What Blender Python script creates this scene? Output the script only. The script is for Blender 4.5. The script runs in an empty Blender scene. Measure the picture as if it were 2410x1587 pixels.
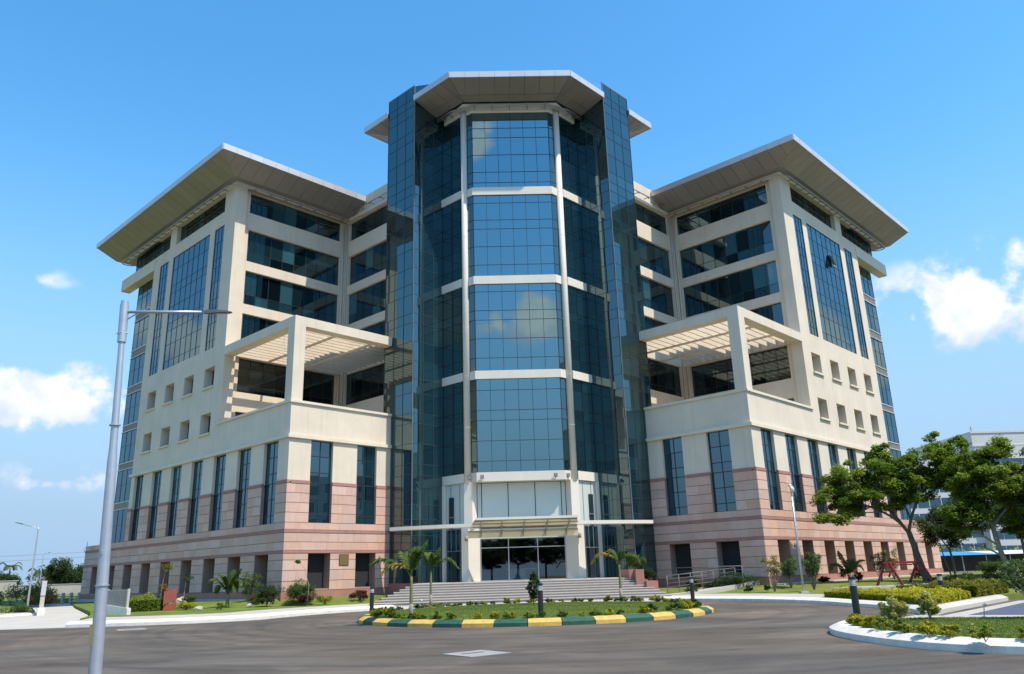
import bpy, math, random
from mathutils import Vector, Matrix
import numpy as np
R = math.radians
random.seed(7); rng = np.random.default_rng(7)
scene = bpy.context.scene
COL = scene.collection

# ------------------------------------------------------------------ camera
cam_d = bpy.data.cameras.new('camera'); cam = bpy.data.objects.new('camera', cam_d); COL.objects.link(cam)
cam_d.sensor_fit = 'HORIZONTAL'; cam_d.sensor_width = 36.0; cam_d.lens = 36.0*1852.08/2410.0
cam_d.clip_start = 0.1; cam_d.clip_end = 6000
CAM = Vector((-1.926, -54.553, 1.901))
ir = Vector((0.99942805, -0.01769598, -0.02881724)); iu = Vector((0.02249555, -0.28836126, 0.9572574)); fw = Vector((0.02524938, 0.95735816, 0.28779825))
cam.matrix_world = Matrix(((ir.x, iu.x, -fw.x, CAM.x), (ir.y, iu.y, -fw.y, CAM.y), (ir.z, iu.z, -fw.z, CAM.z), (0, 0, 0, 1)))
scene.camera = cam

# ------------------------------------------------------------------ light
SUN_EL = R(58.6); SUN_ROT = R(126.5)           # rotation from +Y towards +X
sdir = Vector((math.sin(SUN_ROT)*math.cos(SUN_EL), math.cos(SUN_ROT)*math.cos(SUN_EL), math.sin(SUN_EL)))
sl = bpy.data.lights.new('sun', 'SUN'); sl.energy = 2.7; sl.angle = R(0.53); sl.color = (1.0, 0.915, 0.80)
so = bpy.data.objects.new('sun', sl); COL.objects.link(so); so.location = (40, -40, 80)
so.rotation_euler = sdir.to_track_quat('Z', 'Y').to_euler()

world = bpy.data.worlds.new('World'); scene.world = world; world.use_nodes = True
wn = world.node_tree.nodes; wl = world.node_tree.links; wn.clear()
def wnode(t, **k):
    n = wn.new(t)
    for a, b in k.items(): setattr(n, a, b)
    return n
def wmath(op, a, b=None, c=None, clamp=False):
    n = wnode('ShaderNodeMath', operation=op); n.use_clamp = clamp
    for i, v in enumerate((a, b, c)):
        if v is None: continue
        if isinstance(v, (int, float)): n.inputs[i].default_value = v
        else: wl.new(v, n.inputs[i])
    return n.outputs[0]
sky = wnode('ShaderNodeTexSky', sky_type='NISHITA'); sky.sun_disc = False
sky.sun_elevation = SUN_EL; sky.sun_rotation = SUN_ROT; sky.altitude = 300; sky.air_density = 1.15; sky.dust_density = 0.35; sky.ozone_density = 2.2
hsv = wnode('ShaderNodeHueSaturation'); hsv.inputs['Hue'].default_value = 0.492; hsv.inputs['Saturation'].default_value = 1.30; hsv.inputs['Value'].default_value = 0.95
wl.new(sky.outputs[0], hsv.inputs['Color'])
tc = wnode('ShaderNodeTexCoord'); DIR = tc.outputs['Generated']
# pale blue air towards the horizon, the same all round the compass
sx = wnode('ShaderNodeSeparateXYZ'); wl.new(DIR, sx.inputs[0])
hz = wnode('ShaderNodeMapRange'); hz.interpolation_type = 'SMOOTHERSTEP'; wl.new(sx.outputs[2], hz.inputs['Value'])
hz.inputs['From Min'].default_value = -0.02; hz.inputs['From Max'].default_value = 0.55; hz.inputs['To Min'].default_value = 1.0; hz.inputs['To Max'].default_value = 0.0
hmix = wnode('ShaderNodeMix', data_type='RGBA'); wl.new(hz.outputs[0], hmix.inputs[0]); wl.new(hsv.outputs[0], hmix.inputs[6]); hmix.inputs[7].default_value = (1.36, 2.02, 2.86, 1)
# cumulus low above the horizon all round the compass: azimuth (deg from +Y to +X), elevation, half width, half height, weight
CLOUDS = [(-29.7, 10.9, 5.0, 2.4, .35), (-31.2, 18.7, 5.0, 2.2, -.72), (-28.7, 6.2, 5.0, 1.8, -.30),
          (35.3, 15.0, 7.0, 2.9, .50), (64, 13, 8, 4, .2), (110, 19, 9, 4, .2), (-70, 15, 8, 4, .2), (-120, 18, 9, 4, .2),
          (177.4, 17.4, 4.8, 3.0, .05), (181.5, 30.5, 2.6, 2.2, .05), (-165, 11, 6, 2.5, .15)]
nz = wnode('ShaderNodeTexNoise'); nz.inputs['Scale'].default_value = 15.0; nz.inputs['Detail'].default_value = 9.0; nz.inputs['Roughness'].default_value = 0.55
wl.new(DIR, nz.inputs['Vector'])
nz2 = wnode('ShaderNodeTexNoise'); nz2.inputs['Scale'].default_value = 30.0; nz2.inputs['Detail'].default_value = 5.0
nof = wnode('ShaderNodeVectorMath', operation='ADD'); wl.new(DIR, nof.inputs[0]); nof.inputs[1].default_value = (-.012, .010, -.018); wl.new(nof.outputs[0], nz2.inputs['Vector'])
best = None; vbest = None
for az, el, hw, hh, wt in CLOUDS:
    a, e = R(az), R(el)
    c = Vector((math.sin(a)*math.cos(e), math.cos(a)*math.cos(e), math.sin(e)))
    tx = Vector((math.cos(a), -math.sin(a), 0)); ty = c.cross(tx); ty = ty if ty.z > 0 else -ty
    def dot(v, k):
        n = wnode('ShaderNodeVectorMath', operation='DOT_PRODUCT'); wl.new(DIR, n.inputs[0]); n.inputs[1].default_value = v*k; return n.outputs['Value']
    u = dot(tx, 1/math.sin(R(hw))); v = dot(ty, 1/math.sin(R(hh))); w = wmath('MULTIPLY_ADD', dot(c, 1.0), -6.0, 6.0)
    v2 = wmath('MULTIPLY_ADD', wmath('MINIMUM', v, 0.0), 0.9, v)          # flatter base
    cx = wnode('ShaderNodeCombineXYZ'); wl.new(u, cx.inputs[0]); wl.new(v2, cx.inputs[1]); wl.new(w, cx.inputs[2])
    ln = wnode('ShaderNodeVectorMath', operation='LENGTH'); wl.new(cx.outputs[0], ln.inputs[0])
    base = wmath('SUBTRACT', 1.0+wt, ln.outputs['Value'])
    sv = wmath('MULTIPLY_ADD', base, 0.0, v)
    if best is None: best, vbest = base, wmath('ADD', base, wmath('MULTIPLY', v, .9))
    else:
        best = wmath('MAXIMUM', best, base); vbest = wmath('MAXIMUM', vbest, wmath('ADD', base, wmath('MULTIPLY', v, .9)))
d = wmath('MULTIPLY_ADD', wmath('SUBTRACT', nz.outputs[0], 0.5), 4.8, best)
mr = wnode('ShaderNodeMapRange'); mr.interpolation_type = 'SMOOTHSTEP'; wl.new(d, mr.inputs['Value']); mr.inputs['From Min'].default_value = 0.12; mr.inputs['From Max'].default_value = 0.85
env = wnode('ShaderNodeMapRange'); env.interpolation_type = 'SMOOTHSTEP'; wl.new(best, env.inputs['Value']); env.inputs['From Min'].default_value = -0.30; env.inputs['From Max'].default_value = 0.35
dens = wmath('MULTIPLY', mr.outputs[0], env.outputs[0])
sh = wnode('ShaderNodeMapRange'); wl.new(wmath('ADD', vbest, wmath('MULTIPLY', wmath('SUBTRACT', nz2.outputs[0], .5), 4.6)), sh.inputs['Value']); sh.inputs['From Min'].default_value = -.1; sh.inputs['From Max'].default_value = 1.35
cr = wnode('ShaderNodeMix', data_type='RGBA'); wl.new(sh.outputs[0], cr.inputs[0])
cr.inputs[6].default_value = (2.5, 2.85, 3.35, 1); cr.inputs[7].default_value = (3.7, 3.72, 3.75, 1)
mx = wnode('ShaderNodeMix', data_type='RGBA'); wl.new(dens, mx.inputs[0]); wl.new(hmix.outputs[2], mx.inputs[6]); wl.new(cr.outputs[2], mx.inputs[7])
bg = wnode('ShaderNodeBackground'); bg.inputs['Strength'].default_value = 0.15
wl.new(mx.outputs[2], bg.inputs['Color'])
wo = wnode('ShaderNodeOutputWorld'); wl.new(bg.outputs[0], wo.inputs['Surface'])

scene.view_settings.view_transform = 'Standard'; scene.view_settings.look = 'None'
scene.view_settings.exposure = 0.98; scene.view_settings.gamma = 1.0
scene.render.engine = 'CYCLES'; scene.cycles.max_bounces = 6; scene.cycles.glossy_bounces = 4; scene.cycles.diffuse_bounces = 3; scene.cycles.transparent_max_bounces = 8

# ------------------------------------------------------------------ helpers
def tag(o, label=None, cat=None, group=None, kind=None):
    if label: o['label'] = label
    if cat: o['category'] = cat
    if group: o['group'] = group
    if kind: o['kind'] = kind
    return o
def empty(name, loc=(0, 0, 0), rz=0.0, label=None, cat=None, group=None):
    o = bpy.data.objects.new(name, None); COL.objects.link(o); o.location = loc; o.rotation_euler = (0, 0, rz)
    o.empty_display_size = 0.3
    return tag(o, label, cat, group)
def world_inv(p):
    return Matrix.Translation(-p.location) if p is not None and p.type == 'EMPTY' else Matrix.Identity(4)
def link(name, me, parent=None, absolute=False):
    o = bpy.data.objects.new(name, me); COL.objects.link(o)
    if parent is not None:
        o.parent = parent
        if absolute: o.matrix_parent_inverse = world_inv(parent)
    return o

class MB:
    def __init__(s): s.v = []; s.f = []; s.m = []
    def poly(s, pts, mi=0):
        k = len(s.v); s.v += [tuple(p) for p in pts]; s.f.append(tuple(range(k, k+len(pts)))); s.m.append(mi)
    def box(s, x0, x1, y0, y1, z0, z1, mi=0, fr=None):
        P = [(x0, y0, z0), (x1, y0, z0), (x1, y1, z0), (x0, y1, z0), (x0, y0, z1), (x1, y0, z1), (x1, y1, z1), (x0, y1, z1)]
        F = [(0, 3, 2, 1), (4, 5, 6, 7), (0, 1, 5, 4), (1, 2, 6, 5), (2, 3, 7, 6), (3, 0, 4, 7)]
        s.add(P, F, mi, fr)
    def add(s, P, F, mi=0, fr=None):
        k = len(s.v)
        if fr is not None:
            P = [fr.w(*p) for p in P]
            if fr.flip: F = [tuple(reversed(f)) for f in F]
        s.v += [tuple(p) for p in P]; s.f += [tuple(i+k for i in f) for f in F]; s.m += [mi]*len(F)
    def prism(s, poly, z0, z1, mi=0, fr=None):
        """poly: ccw list of (x,y)"""
        n = len(poly); ar = sum(poly[i][0]*poly[(i+1) % n][1]-poly[(i+1) % n][0]*poly[i][1] for i in range(n))
        if ar < 0: poly = list(reversed(poly))
        f0 = (lambda x, y: z0) if not callable(z0) else z0
        f1 = (lambda x, y: z1) if not callable(z1) else z1
        P = [(x, y, f0(x, y)) for x, y in poly]+[(x, y, f1(x, y)) for x, y in poly]
        F = [tuple(reversed(range(n))), tuple(range(n, 2*n))]+[(i, (i+1) % n, n+(i+1) % n, n+i) for i in range(n)]
        s.add(P, F, mi, fr)
    def tube(s, pts, r, n=8, mi=0, cap=True):
        pts = [Vector(p) for p in pts]; k0 = len(s.v); m = len(pts)
        rs = r if isinstance(r, (list, tuple)) else [r]*m
        up = Vector((0, 0, 1)); prev = None
        for i, p in enumerate(pts):
            t = (pts[min(i+1, m-1)]-pts[max(i-1, 0)]).normalized()
            a = t.cross(up) if abs(t.z) < .95 else t.cross(Vector((1, 0, 0)))
            if prev is not None:
                a = prev-t*prev.dot(t)
            a.normalize(); prev = a; b = t.cross(a)
            for j in range(n):
                an = 2*math.pi*j/n; s.v.append(tuple(p+(a*math.cos(an)+b*math.sin(an))*rs[i]))
        for i in range(m-1):
            for j in range(n):
                s.f.append((k0+i*n+j, k0+i*n+(j+1) % n, k0+(i+1)*n+(j+1) % n, k0+(i+1)*n+j)); s.m.append(mi)
        if cap:
            s.f.append(tuple(reversed(range(k0, k0+n)))); s.m.append(mi)
            s.f.append(tuple(range(k0+(m-1)*n, k0+m*n))); s.m.append(mi)
    def mesh(s, name, mats, smooth=False):
        me = bpy.data.meshes.new(name); me.from_pydata(s.v, [], s.f)
        for m in (mats if isinstance(mats, (list, tuple)) else [mats]): me.materials.append(m)
        me.polygons.foreach_set('material_index', s.m)
        if smooth: me.polygons.foreach_set('use_smooth', [True]*len(s.f))
        me.update(); return me
    def build(s, name, mats, parent=None, absolute=False, smooth=False):
        return link(name, s.mesh(name, mats, smooth), parent, absolute)

class Frame:
    """axis-aligned (p,q) frame of a wing: p along its outer face away from the near corner, q along its inner face"""
    def __init__(s, sg): s.sg = sg; s.flip = sg < 0
    A = 16.1475; K = 1/math.sqrt(2)
    def w(s, p, q, z): return (s.sg*(s.A+(p-q)*s.K), (p+q)*s.K, z)
    def d(s, dp, dq): return Vector((s.sg*(dp-dq)*s.K, (dp+dq)*s.K, 0))
FR, FL = Frame(1), Frame(-1)
class Straight:
    """plain world frame, p = x, q = y"""
    flip = False
    def w(s, p, q, z): return (p, q, z)
    def d(s, dp, dq): return Vector((dp, dq, 0))
FW = Straight()

def clip(poly, a, b, c):
    """keep a*x+b*y<=c"""
    out = []
    for i in range(len(poly)):
        P, Q = poly[i], poly[(i+1) % len(poly)]
        dp, dq = a*P[0]+b*P[1]-c, a*Q[0]+b*Q[1]-c
        if dp <= 1e-9: out.append(P)
        if (dp < -1e-9 and dq > 1e-9) or (dp > 1e-9 and dq < -1e-9):
            t = dp/(dp-dq); out.append((P[0]+t*(Q[0]-P[0]), P[1]+t*(Q[1]-P[1])))
    return out

# ------------------------------------------------------------------ materials
def newmat(name):
    m = bpy.data.materials.new(name); m.use_nodes = True; n = m.node_tree.nodes; l = m.node_tree.links
    n.clear(); out = n.new('ShaderNodeOutputMaterial'); b = n.new('ShaderNodeBsdfPrincipled'); l.new(b.outputs[0], out.inputs[0])
    return m, n, l, b, out
def nd(n, t, **k):
    x = n.new(t)
    for a, b in k.items(): setattr(x, a, b)
    return x
def surf(name, col, rough=.8, var=.12, scale=1.2, detail=6, bump=0.0, bscale=30, streak=0.0, objrand=0.0, metallic=0.0, col2=None, spec=.5, tint=None, coords='Object', mapscale=None):
    """plain weathered surface: large soft mottling, optional vertical rain streaks, optional per-piece tone"""
    m, n, l, b, out = newmat(name)
    tcn = nd(n, 'ShaderNodeTexCoord'); vec = tcn.outputs[coords]
    if mapscale:
        mp = nd(n, 'ShaderNodeMapping'); mp.inputs['Scale'].default_value = mapscale; l.new(vec, mp.inputs[0]); vec = mp.outputs[0]
    geo = nd(n, 'ShaderNodeNewGeometry')
    pos = geo.outputs['Position'] if not mapscale else vec
    t1 = nd(n, 'ShaderNodeTexNoise'); t1.inputs['Scale'].default_value = scale; t1.inputs['Detail'].default_value = detail; t1.inputs['Roughness'].default_value = .62
    l.new(pos, t1.inputs['Vector'])
    mr = nd(n, 'ShaderNodeMapRange'); mr.inputs['From Min'].default_value = .3; mr.inputs['From Max'].default_value = .7
    l.new(t1.outputs[0], mr.inputs[0])
    mix = nd(n, 'ShaderNodeMix', data_type='RGBA'); l.new(mr.outputs[0], mix.inputs[0])
    c2 = col2 or tuple(c*(1-var*2) for c in col)
    mix.inputs[6].default_value = (*c2, 1); mix.inputs[7].default_value = (*[min(1, c*(1+(0 if col2 else var*.4))) for c in col], 1)
    cur = mix.outputs[2]
    if streak:
        mp = nd(n, 'ShaderNodeMapping'); mp.inputs['Scale'].default_value = (2.2, 2.2, .10); l.new(geo.outputs['Position'], mp.inputs[0])
        t2 = nd(n, 'ShaderNodeTexNoise'); t2.inputs['Scale'].default_value = 1.6; t2.inputs['Detail'].default_value = 5; l.new(mp.outputs[0], t2.inputs['Vector'])
        m2 = nd(n, 'ShaderNodeMapRange'); m2.inputs['From Min'].default_value = .52; m2.inputs['From Max'].default_value = .8; m2.inputs['To Max'].default_value = streak
        l.new(t2.outputs[0], m2.inputs[0])
        mx2 = nd(n, 'ShaderNodeMix', data_type='RGBA'); l.new(m2.outputs[0], mx2.inputs[0]); l.new(cur, mx2.inputs[6]); mx2.inputs[7].default_value = (*[c*.55 for c in col], 1); cur = mx2.outputs[2]
    if objrand or tint:
        if tint:
            at = nd(n, 'ShaderNodeAttribute', attribute_name='tint'); rv = at.outputs['Fac']
        else:
            oi = nd(n, 'ShaderNodeObjectInfo'); rv = oi.outputs['Random']
        amt = objrand or tint
        hs = nd(n, 'ShaderNodeHueSaturation')
        m3 = nd(n, 'ShaderNodeMapRange'); m3.inputs['To Min'].default_value = 1-amt; m3.inputs['To Max'].default_value = 1+amt; l.new(rv, m3.inputs[0]); l.new(m3.outputs[0], hs.inputs['Value'])
        m4 = nd(n, 'ShaderNodeMath', operation='FRACT'); m5 = nd(n, 'ShaderNodeMath', operation='MULTIPLY'); l.new(rv, m5.inputs[0]); m5.inputs[1].default_value = 7.31; l.new(m5.outputs[0], m4.inputs[0])
        m6 = nd(n, 'ShaderNodeMapRange'); m6.inputs['To Min'].default_value = 1-amt*1.3; m6.inputs['To Max'].default_value = 1+amt*1.3; l.new(m4.outputs[0], m6.inputs[0]); l.new(m6.outputs[0], hs.inputs['Saturation'])
        l.new(cur, hs.inputs['Color']); cur = hs.outputs[0]
    l.new(cur, b.inputs['Base Color'])
    b.inputs['Roughness'].default_value = rough; b.inputs['Metallic'].default_value = metallic; b.inputs['Specular IOR Level'].default_value = spec
    if bump:
        t3 = nd(n, 'ShaderNodeTexNoise'); t3.inputs['Scale'].default_value = bscale; t3.inputs['Detail'].default_value = 5; l.new(pos, t3.inputs['Vector'])
        bp = nd(n, 'ShaderNodeBump'); bp.inputs['Strength'].default_value = bump; bp.inputs['Distance'].default_value = .03; l.new(t3.outputs[0], bp.inputs['Height']); l.new(bp.outputs[0], b.inputs['Normal'])
    return m
def glass(name, body, gl, fac, rand=.35, wob=.0, see=None, hi=None):
    """coated reflective facade glass: dark tinted body under a coloured mirror coat"""
    m, n, l, b, out = newmat(name); n.remove(b)
    df = nd(n, 'ShaderNodeBsdfDiffuse'); gs = nd(n, 'ShaderNodeBsdfGlossy'); gs.inputs['Roughness'].default_value = .012; gs.inputs['Color'].default_value = (*gl, 1)
    oi = nd(n, 'ShaderNodeObjectInfo'); at = nd(n, 'ShaderNodeAttribute', attribute_name='tint')
    ad = nd(n, 'ShaderNodeMath', operation='ADD'); l.new(oi.outputs['Random'], ad.inputs[0]); l.new(at.outputs['Fac'], ad.inputs[1])
    fr = nd(n, 'ShaderNodeMath', operation='FRACT'); l.new(ad.outputs[0], fr.inputs[0])
    rp = nd(n, 'ShaderNodeValToRGB'); l.new(fr.outputs[0], rp.inputs[0])
    e = rp.color_ramp.elements; e[0].color = (*[c*(1-rand) for c in body], 1); e[1].color = (*[c*(1+rand) for c in body], 1)
    x = e.new(.74); x.color = (*[c*(1+rand) for c in body], 1); x = e.new(.90); x.color = (*[min(1, c*(hi or (1+rand*3))) for c in body], 1)
    l.new(rp.outputs[0], df.inputs['Color'])
    lw = nd(n, 'ShaderNodeFresnel'); lw.inputs['IOR'].default_value = 1.6
    mr = nd(n, 'ShaderNodeMapRange'); l.new(lw.outputs[0], mr.inputs[0]); mr.inputs['To Min'].default_value = fac; mr.inputs['To Max'].default_value = 1.0
    if wob:
        geo = nd(n, 'ShaderNodeNewGeometry'); t = nd(n, 'ShaderNodeTexNoise'); t.inputs['Scale'].default_value = .55; t.inputs['Detail'].default_value = 1.5; l.new(geo.outputs['Position'], t.inputs['Vector'])
        bp = nd(n, 'ShaderNodeBump'); bp.inputs['Strength'].default_value = wob; bp.inputs['Distance'].default_value = .02; l.new(t.outputs[0], bp.inputs['Height']); l.new(bp.outputs[0], gs.inputs['Normal'])
    inner = df.outputs[0]
    if see:
        tr = nd(n, 'ShaderNodeBsdfTransparent'); tr.inputs[0].default_value = (*see, 1); inner = tr.outputs[0]
    ms = nd(n, 'ShaderNodeMixShader'); l.new(mr.outputs[0], ms.inputs[0]); l.new(inner, ms.inputs[1]); l.new(gs.outputs[0], ms.inputs[2]); l.new(ms.outputs[0], out.inputs[0])
    return m
def clear_glass(name, col, refl=.12):
    m, n, l, b, out = newmat(name); n.remove(b)
    tr = nd(n, 'ShaderNodeBsdfTransparent'); tr.inputs[0].default_value = (*col, 1); gs = nd(n, 'ShaderNodeBsdfGlossy'); gs.inputs['Roughness'].default_value = .01
    lw = nd(n, 'ShaderNodeFresnel'); mr = nd(n, 'ShaderNodeMapRange'); l.new(lw.outputs[0], mr.inputs[0]); mr.inputs['To Min'].default_value = refl; mr.inputs['To Max'].default_value = 1
    ms = nd(n, 'ShaderNodeMixShader'); l.new(mr.outputs[0], ms.inputs[0]); l.new(tr.outputs[0], ms.inputs[1]); l.new(gs.outputs[0], ms.inputs[2]); l.new(ms.outputs[0], out.inputs[0])
    return m
M = {}
M['cream'] = surf('cream_render', (.725, .62, .475), .88, .06, .45, 6, .12, 60, streak=.3)
M['cream_trim'] = surf('cream_trim', (.74, .64, .495), .85, .05, .8, 5, .08, 60, streak=.15)
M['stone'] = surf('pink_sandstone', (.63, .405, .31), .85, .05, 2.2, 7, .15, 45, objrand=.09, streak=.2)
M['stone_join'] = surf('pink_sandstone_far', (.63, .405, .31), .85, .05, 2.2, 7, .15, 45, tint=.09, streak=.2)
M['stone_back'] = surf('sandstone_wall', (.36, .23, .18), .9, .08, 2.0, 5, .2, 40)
M['stone_red'] = surf('red_sandstone', (.40, .20, .16), .85, .1, 2.5, 6, .2, 40)
M['plinth'] = surf('red_plinth', (.40, .185, .135), .85, .08, 1.5, 6, .2, 40, streak=.25)
M['white'] = surf('white_cladding', (.76, .69, .575), .6, .04, .6, 4, .03, 30, streak=.10)
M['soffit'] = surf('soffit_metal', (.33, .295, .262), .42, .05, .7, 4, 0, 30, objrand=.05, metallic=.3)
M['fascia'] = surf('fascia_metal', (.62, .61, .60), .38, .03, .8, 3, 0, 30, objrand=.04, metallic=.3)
M['mullion'] = surf('dark_mullion', (.020, .028, .036), .45, .05, 2, 3)
M['mullion_lt'] = surf('grey_mullion', (.045, .065, .08), .45, .05, 2, 3)
M['steel'] = surf('brushed_steel', (.42, .42, .43), .4, .05, 3, 3, metallic=.6)
M['pipe'] = surf('grey_pipe', (.30, .27, .24), .5, .05, 3, 3)
M['louvre'] = surf('louvre_metal', (.36, .325, .29), .5, .05, 2, 3, metallic=.2)
M['roof'] = surf('roof_membrane', (.3, .3, .29), .9, .1, 1, 4)
M['dark'] = surf('dark_interior', (.02, .022, .024), .9, .1, 1, 3)
M['g_front'] = glass('glass_front', (.010, .030, .038), (.42, .59, .62), .41, wob=.03, see=(.42, .56, .58))
M['g_tower'] = glass('glass_tower', (.006, .022, .028), (.38, .52, .53), .25, wob=.04)
M['g_wing'] = glass('glass_wing', (.006, .020, .028), (.40, .57, .63), .22, rand=.6, wob=.035)
M['g_row'] = glass('glass_row', (.006, .020, .024), (.42, .57, .61), .17, rand=.8, wob=.035, hi=6.0)
M['g_dark'] = glass('glass_dark', (.005, .009, .010), (.5, .6, .62), .12, rand=.8, wob=.035, hi=5.0)
M['g_clear'] = clear_glass('glass_clear', (.72, .78, .78), .07)
M['g_canopy'] = clear_glass('glass_canopy', (.75, .76, .66), .08)
M['frost'] = surf('frosted_glass', (.56, .61, .55), .12, .02, .5, 2)
# ================================================================== the office building
B = empty('office_building', (0, 12, 0.5), label='cream and pink stone office building with a central glass tower and flared eaves', cat='building')
PANES, STONES = [], []
M['mullion_bl'] = surf('blue_grey_mullion', (.035, .055, .07), .4, .05, 2, 3)
def part(mb, name, mats, parent=None, smooth=False):
    return mb.build(name, mats, parent or B, absolute=parent is None, smooth=smooth)
def wall(mb, fr, axis, c, s0, s1, z0, z1, holes, depth, mi=0, rmi=None):
    """wall skin on the plane q=c (axis 'q', facing -q) or p=c (axis 'p', facing -p), with reveals going in"""
    rmi = mi if rmi is None else rmi
    ss = sorted({s0, s1, *[h[0] for h in holes], *[h[1] for h in holes]}); zs = sorted({z0, z1, *[h[2] for h in holes], *[h[3] for h in holes]})
    ss = [s for s in ss if s0-1e-6 <= s <= s1+1e-6]; zs = [z for z in zs if z0-1e-6 <= z <= z1+1e-6]
    P = (lambda s, d, z: (s, c+d, z)) if axis == 'q' else (lambda s, d, z: (c+d, s, z))
    flipf = axis == 'p'
    def quad(a):
        f = (0, 1, 2, 3) if not flipf else (3, 2, 1, 0)
        mb.add(a, [f], quad.mi, fr)
    quad.mi = mi
    for i in range(len(ss)-1):
        for j in range(len(zs)-1):
            cs, cz = (ss[i]+ss[i+1])/2, (zs[j]+zs[j+1])/2
            if any(h[0] < cs < h[1] and h[2] < cz < h[3] for h in holes): continue
            quad([P(ss[i], 0, zs[j]), P(ss[i+1], 0, zs[j]), P(ss[i+1], 0, zs[j+1]), P(ss[i], 0, zs[j+1])])
    quad.mi = rmi
    for h in holes:
        a, b, u, v = max(h[0], s0), min(h[1], s1), max(h[2], z0), min(h[3], z1); D = h[4] if len(h) > 4 else depth
        if a >= b or u >= v: continue
        quad([P(a, 0, v), P(a, D, v), P(a, D, u), P(a, 0, u)][::-1]) if False else None
        if h[0] >= s0: quad([P(a, 0, u), P(a, 0, v), P(a, D, v), P(a, D, u)])
        if h[1] <= s1: quad([P(b, 0, v), P(b, 0, u), P(b, D, u), P(b, D, v)])
        if h[2] >= z0: quad([P(a, 0, u), P(a, D, u), P(b, D, u), P(b, 0, u)])
        if h[3] <= z1: quad([P(a, 0, v), P(b, 0, v), P(b, D, v), P(a, D, v)])
def vecs(fr, axis):
    return (fr.d(1, 0), fr.d(0, 1)) if axis == 'q' else (fr.d(0, 1), fr.d(1, 0))
def pw(fr, axis, c, s, z):
    return Vector(fr.w(s, c, z) if axis == 'q' else fr.w(c, s, z))
def piece(lst, fr, axis, c, s0, s1, z0, z1, mat, parent, th, gap):
    sd, inn = vecs(fr, axis)
    ctr = (pw(fr, axis, c, s0, z0)+pw(fr, axis, c, s1, z1))/2
    v = CAM-ctr; cosv = max(.03, -v.normalized().dot(inn)); w, h = abs(s1-s0)-gap[0], abs(z1-z0)-gap[1]
    if w < .02 or h < .02: return
    lst.append((w*h*cosv/v.length_squared, ctr, inn, round(w, 3), round(h, 3), mat, parent, th))
def glaze(fr, axis, c, sl, zl, name, mat, bar=.05, parent=None, bars='mullion', proud=.03, gap=.03, back=True):
    mb = MB(); s0, s1, z0, z1 = sl[0], sl[-1], zl[0], zl[-1]
    def bx(a, b, d0, d1, u, v, mi=0):
        mb.box(a, b, c+d0, c+d1, u, v, mi, fr) if axis == 'q' else mb.box(c+d0, c+d1, a, b, u, v, mi, fr)
    for s in sl: bx(s-bar/2, s+bar/2, -proud, .05, z0, z1)
    for z in zl: bx(s0, s1, -proud+.006, .047, z-bar/2, z+bar/2)
    if back: bx(s0, s1, .06, .10, z0, z1, 1)
    o = part(mb, name, [M[bars], M['dark']], parent)
    for i in range(len(sl)-1):
        for j in range(len(zl)-1):
            piece(PANES, fr, axis, c, sl[i], sl[i+1], zl[j], zl[j+1], mat, o, .02, (gap, gap))
    return o
def lin(a, b, n): return [a+(b-a)*i/n for i in range(n+1)]

Z = dict(ground=.5, plinth=1.2, open_t=3.62, b1=3.65, b1t=3.83, b2=5.0, b2t=5.2, win_b=5.67, cap=8.3, capt=8.52, corn=11.42, cornt=11.66, par=14.1, floor=13.0, top=35.42)
S = 10.8
def stone_field(fr, axis, s0, s1, zlist, holes, parent, L0):
    """lay the cladding panels of one face course by course round the openings"""
    for j in range(len(zlist)-1):
        za, zb = zlist[j], zlist[j+1]; zc = (za+zb)/2
        cuts = sorted([(max(h[0], s0), min(h[1], s1)) for h in holes if h[2] < zc < h[3]])
        spans = []; cur = s0
        for a, b in cuts: spans.append((cur, a)); cur = b
        spans.append((cur, s1))
        for a, b in spans:
            if b-a < .05: continue
            n = max(1, round((b-a)/L0)); off = [random.uniform(-.22, .22) for _ in range(n+1)] if n > 1 else [0, 0]
            cut = [a+(b-a)*k/n+(off[k] if 0 < k < n else 0) for k in range(n+1)]
            for k in range(n): piece(STONES, fr, axis, .0 if True else 0, cut[k], cut[k+1], za, zb, 'stone', parent, .05, (.008, .035))

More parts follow.
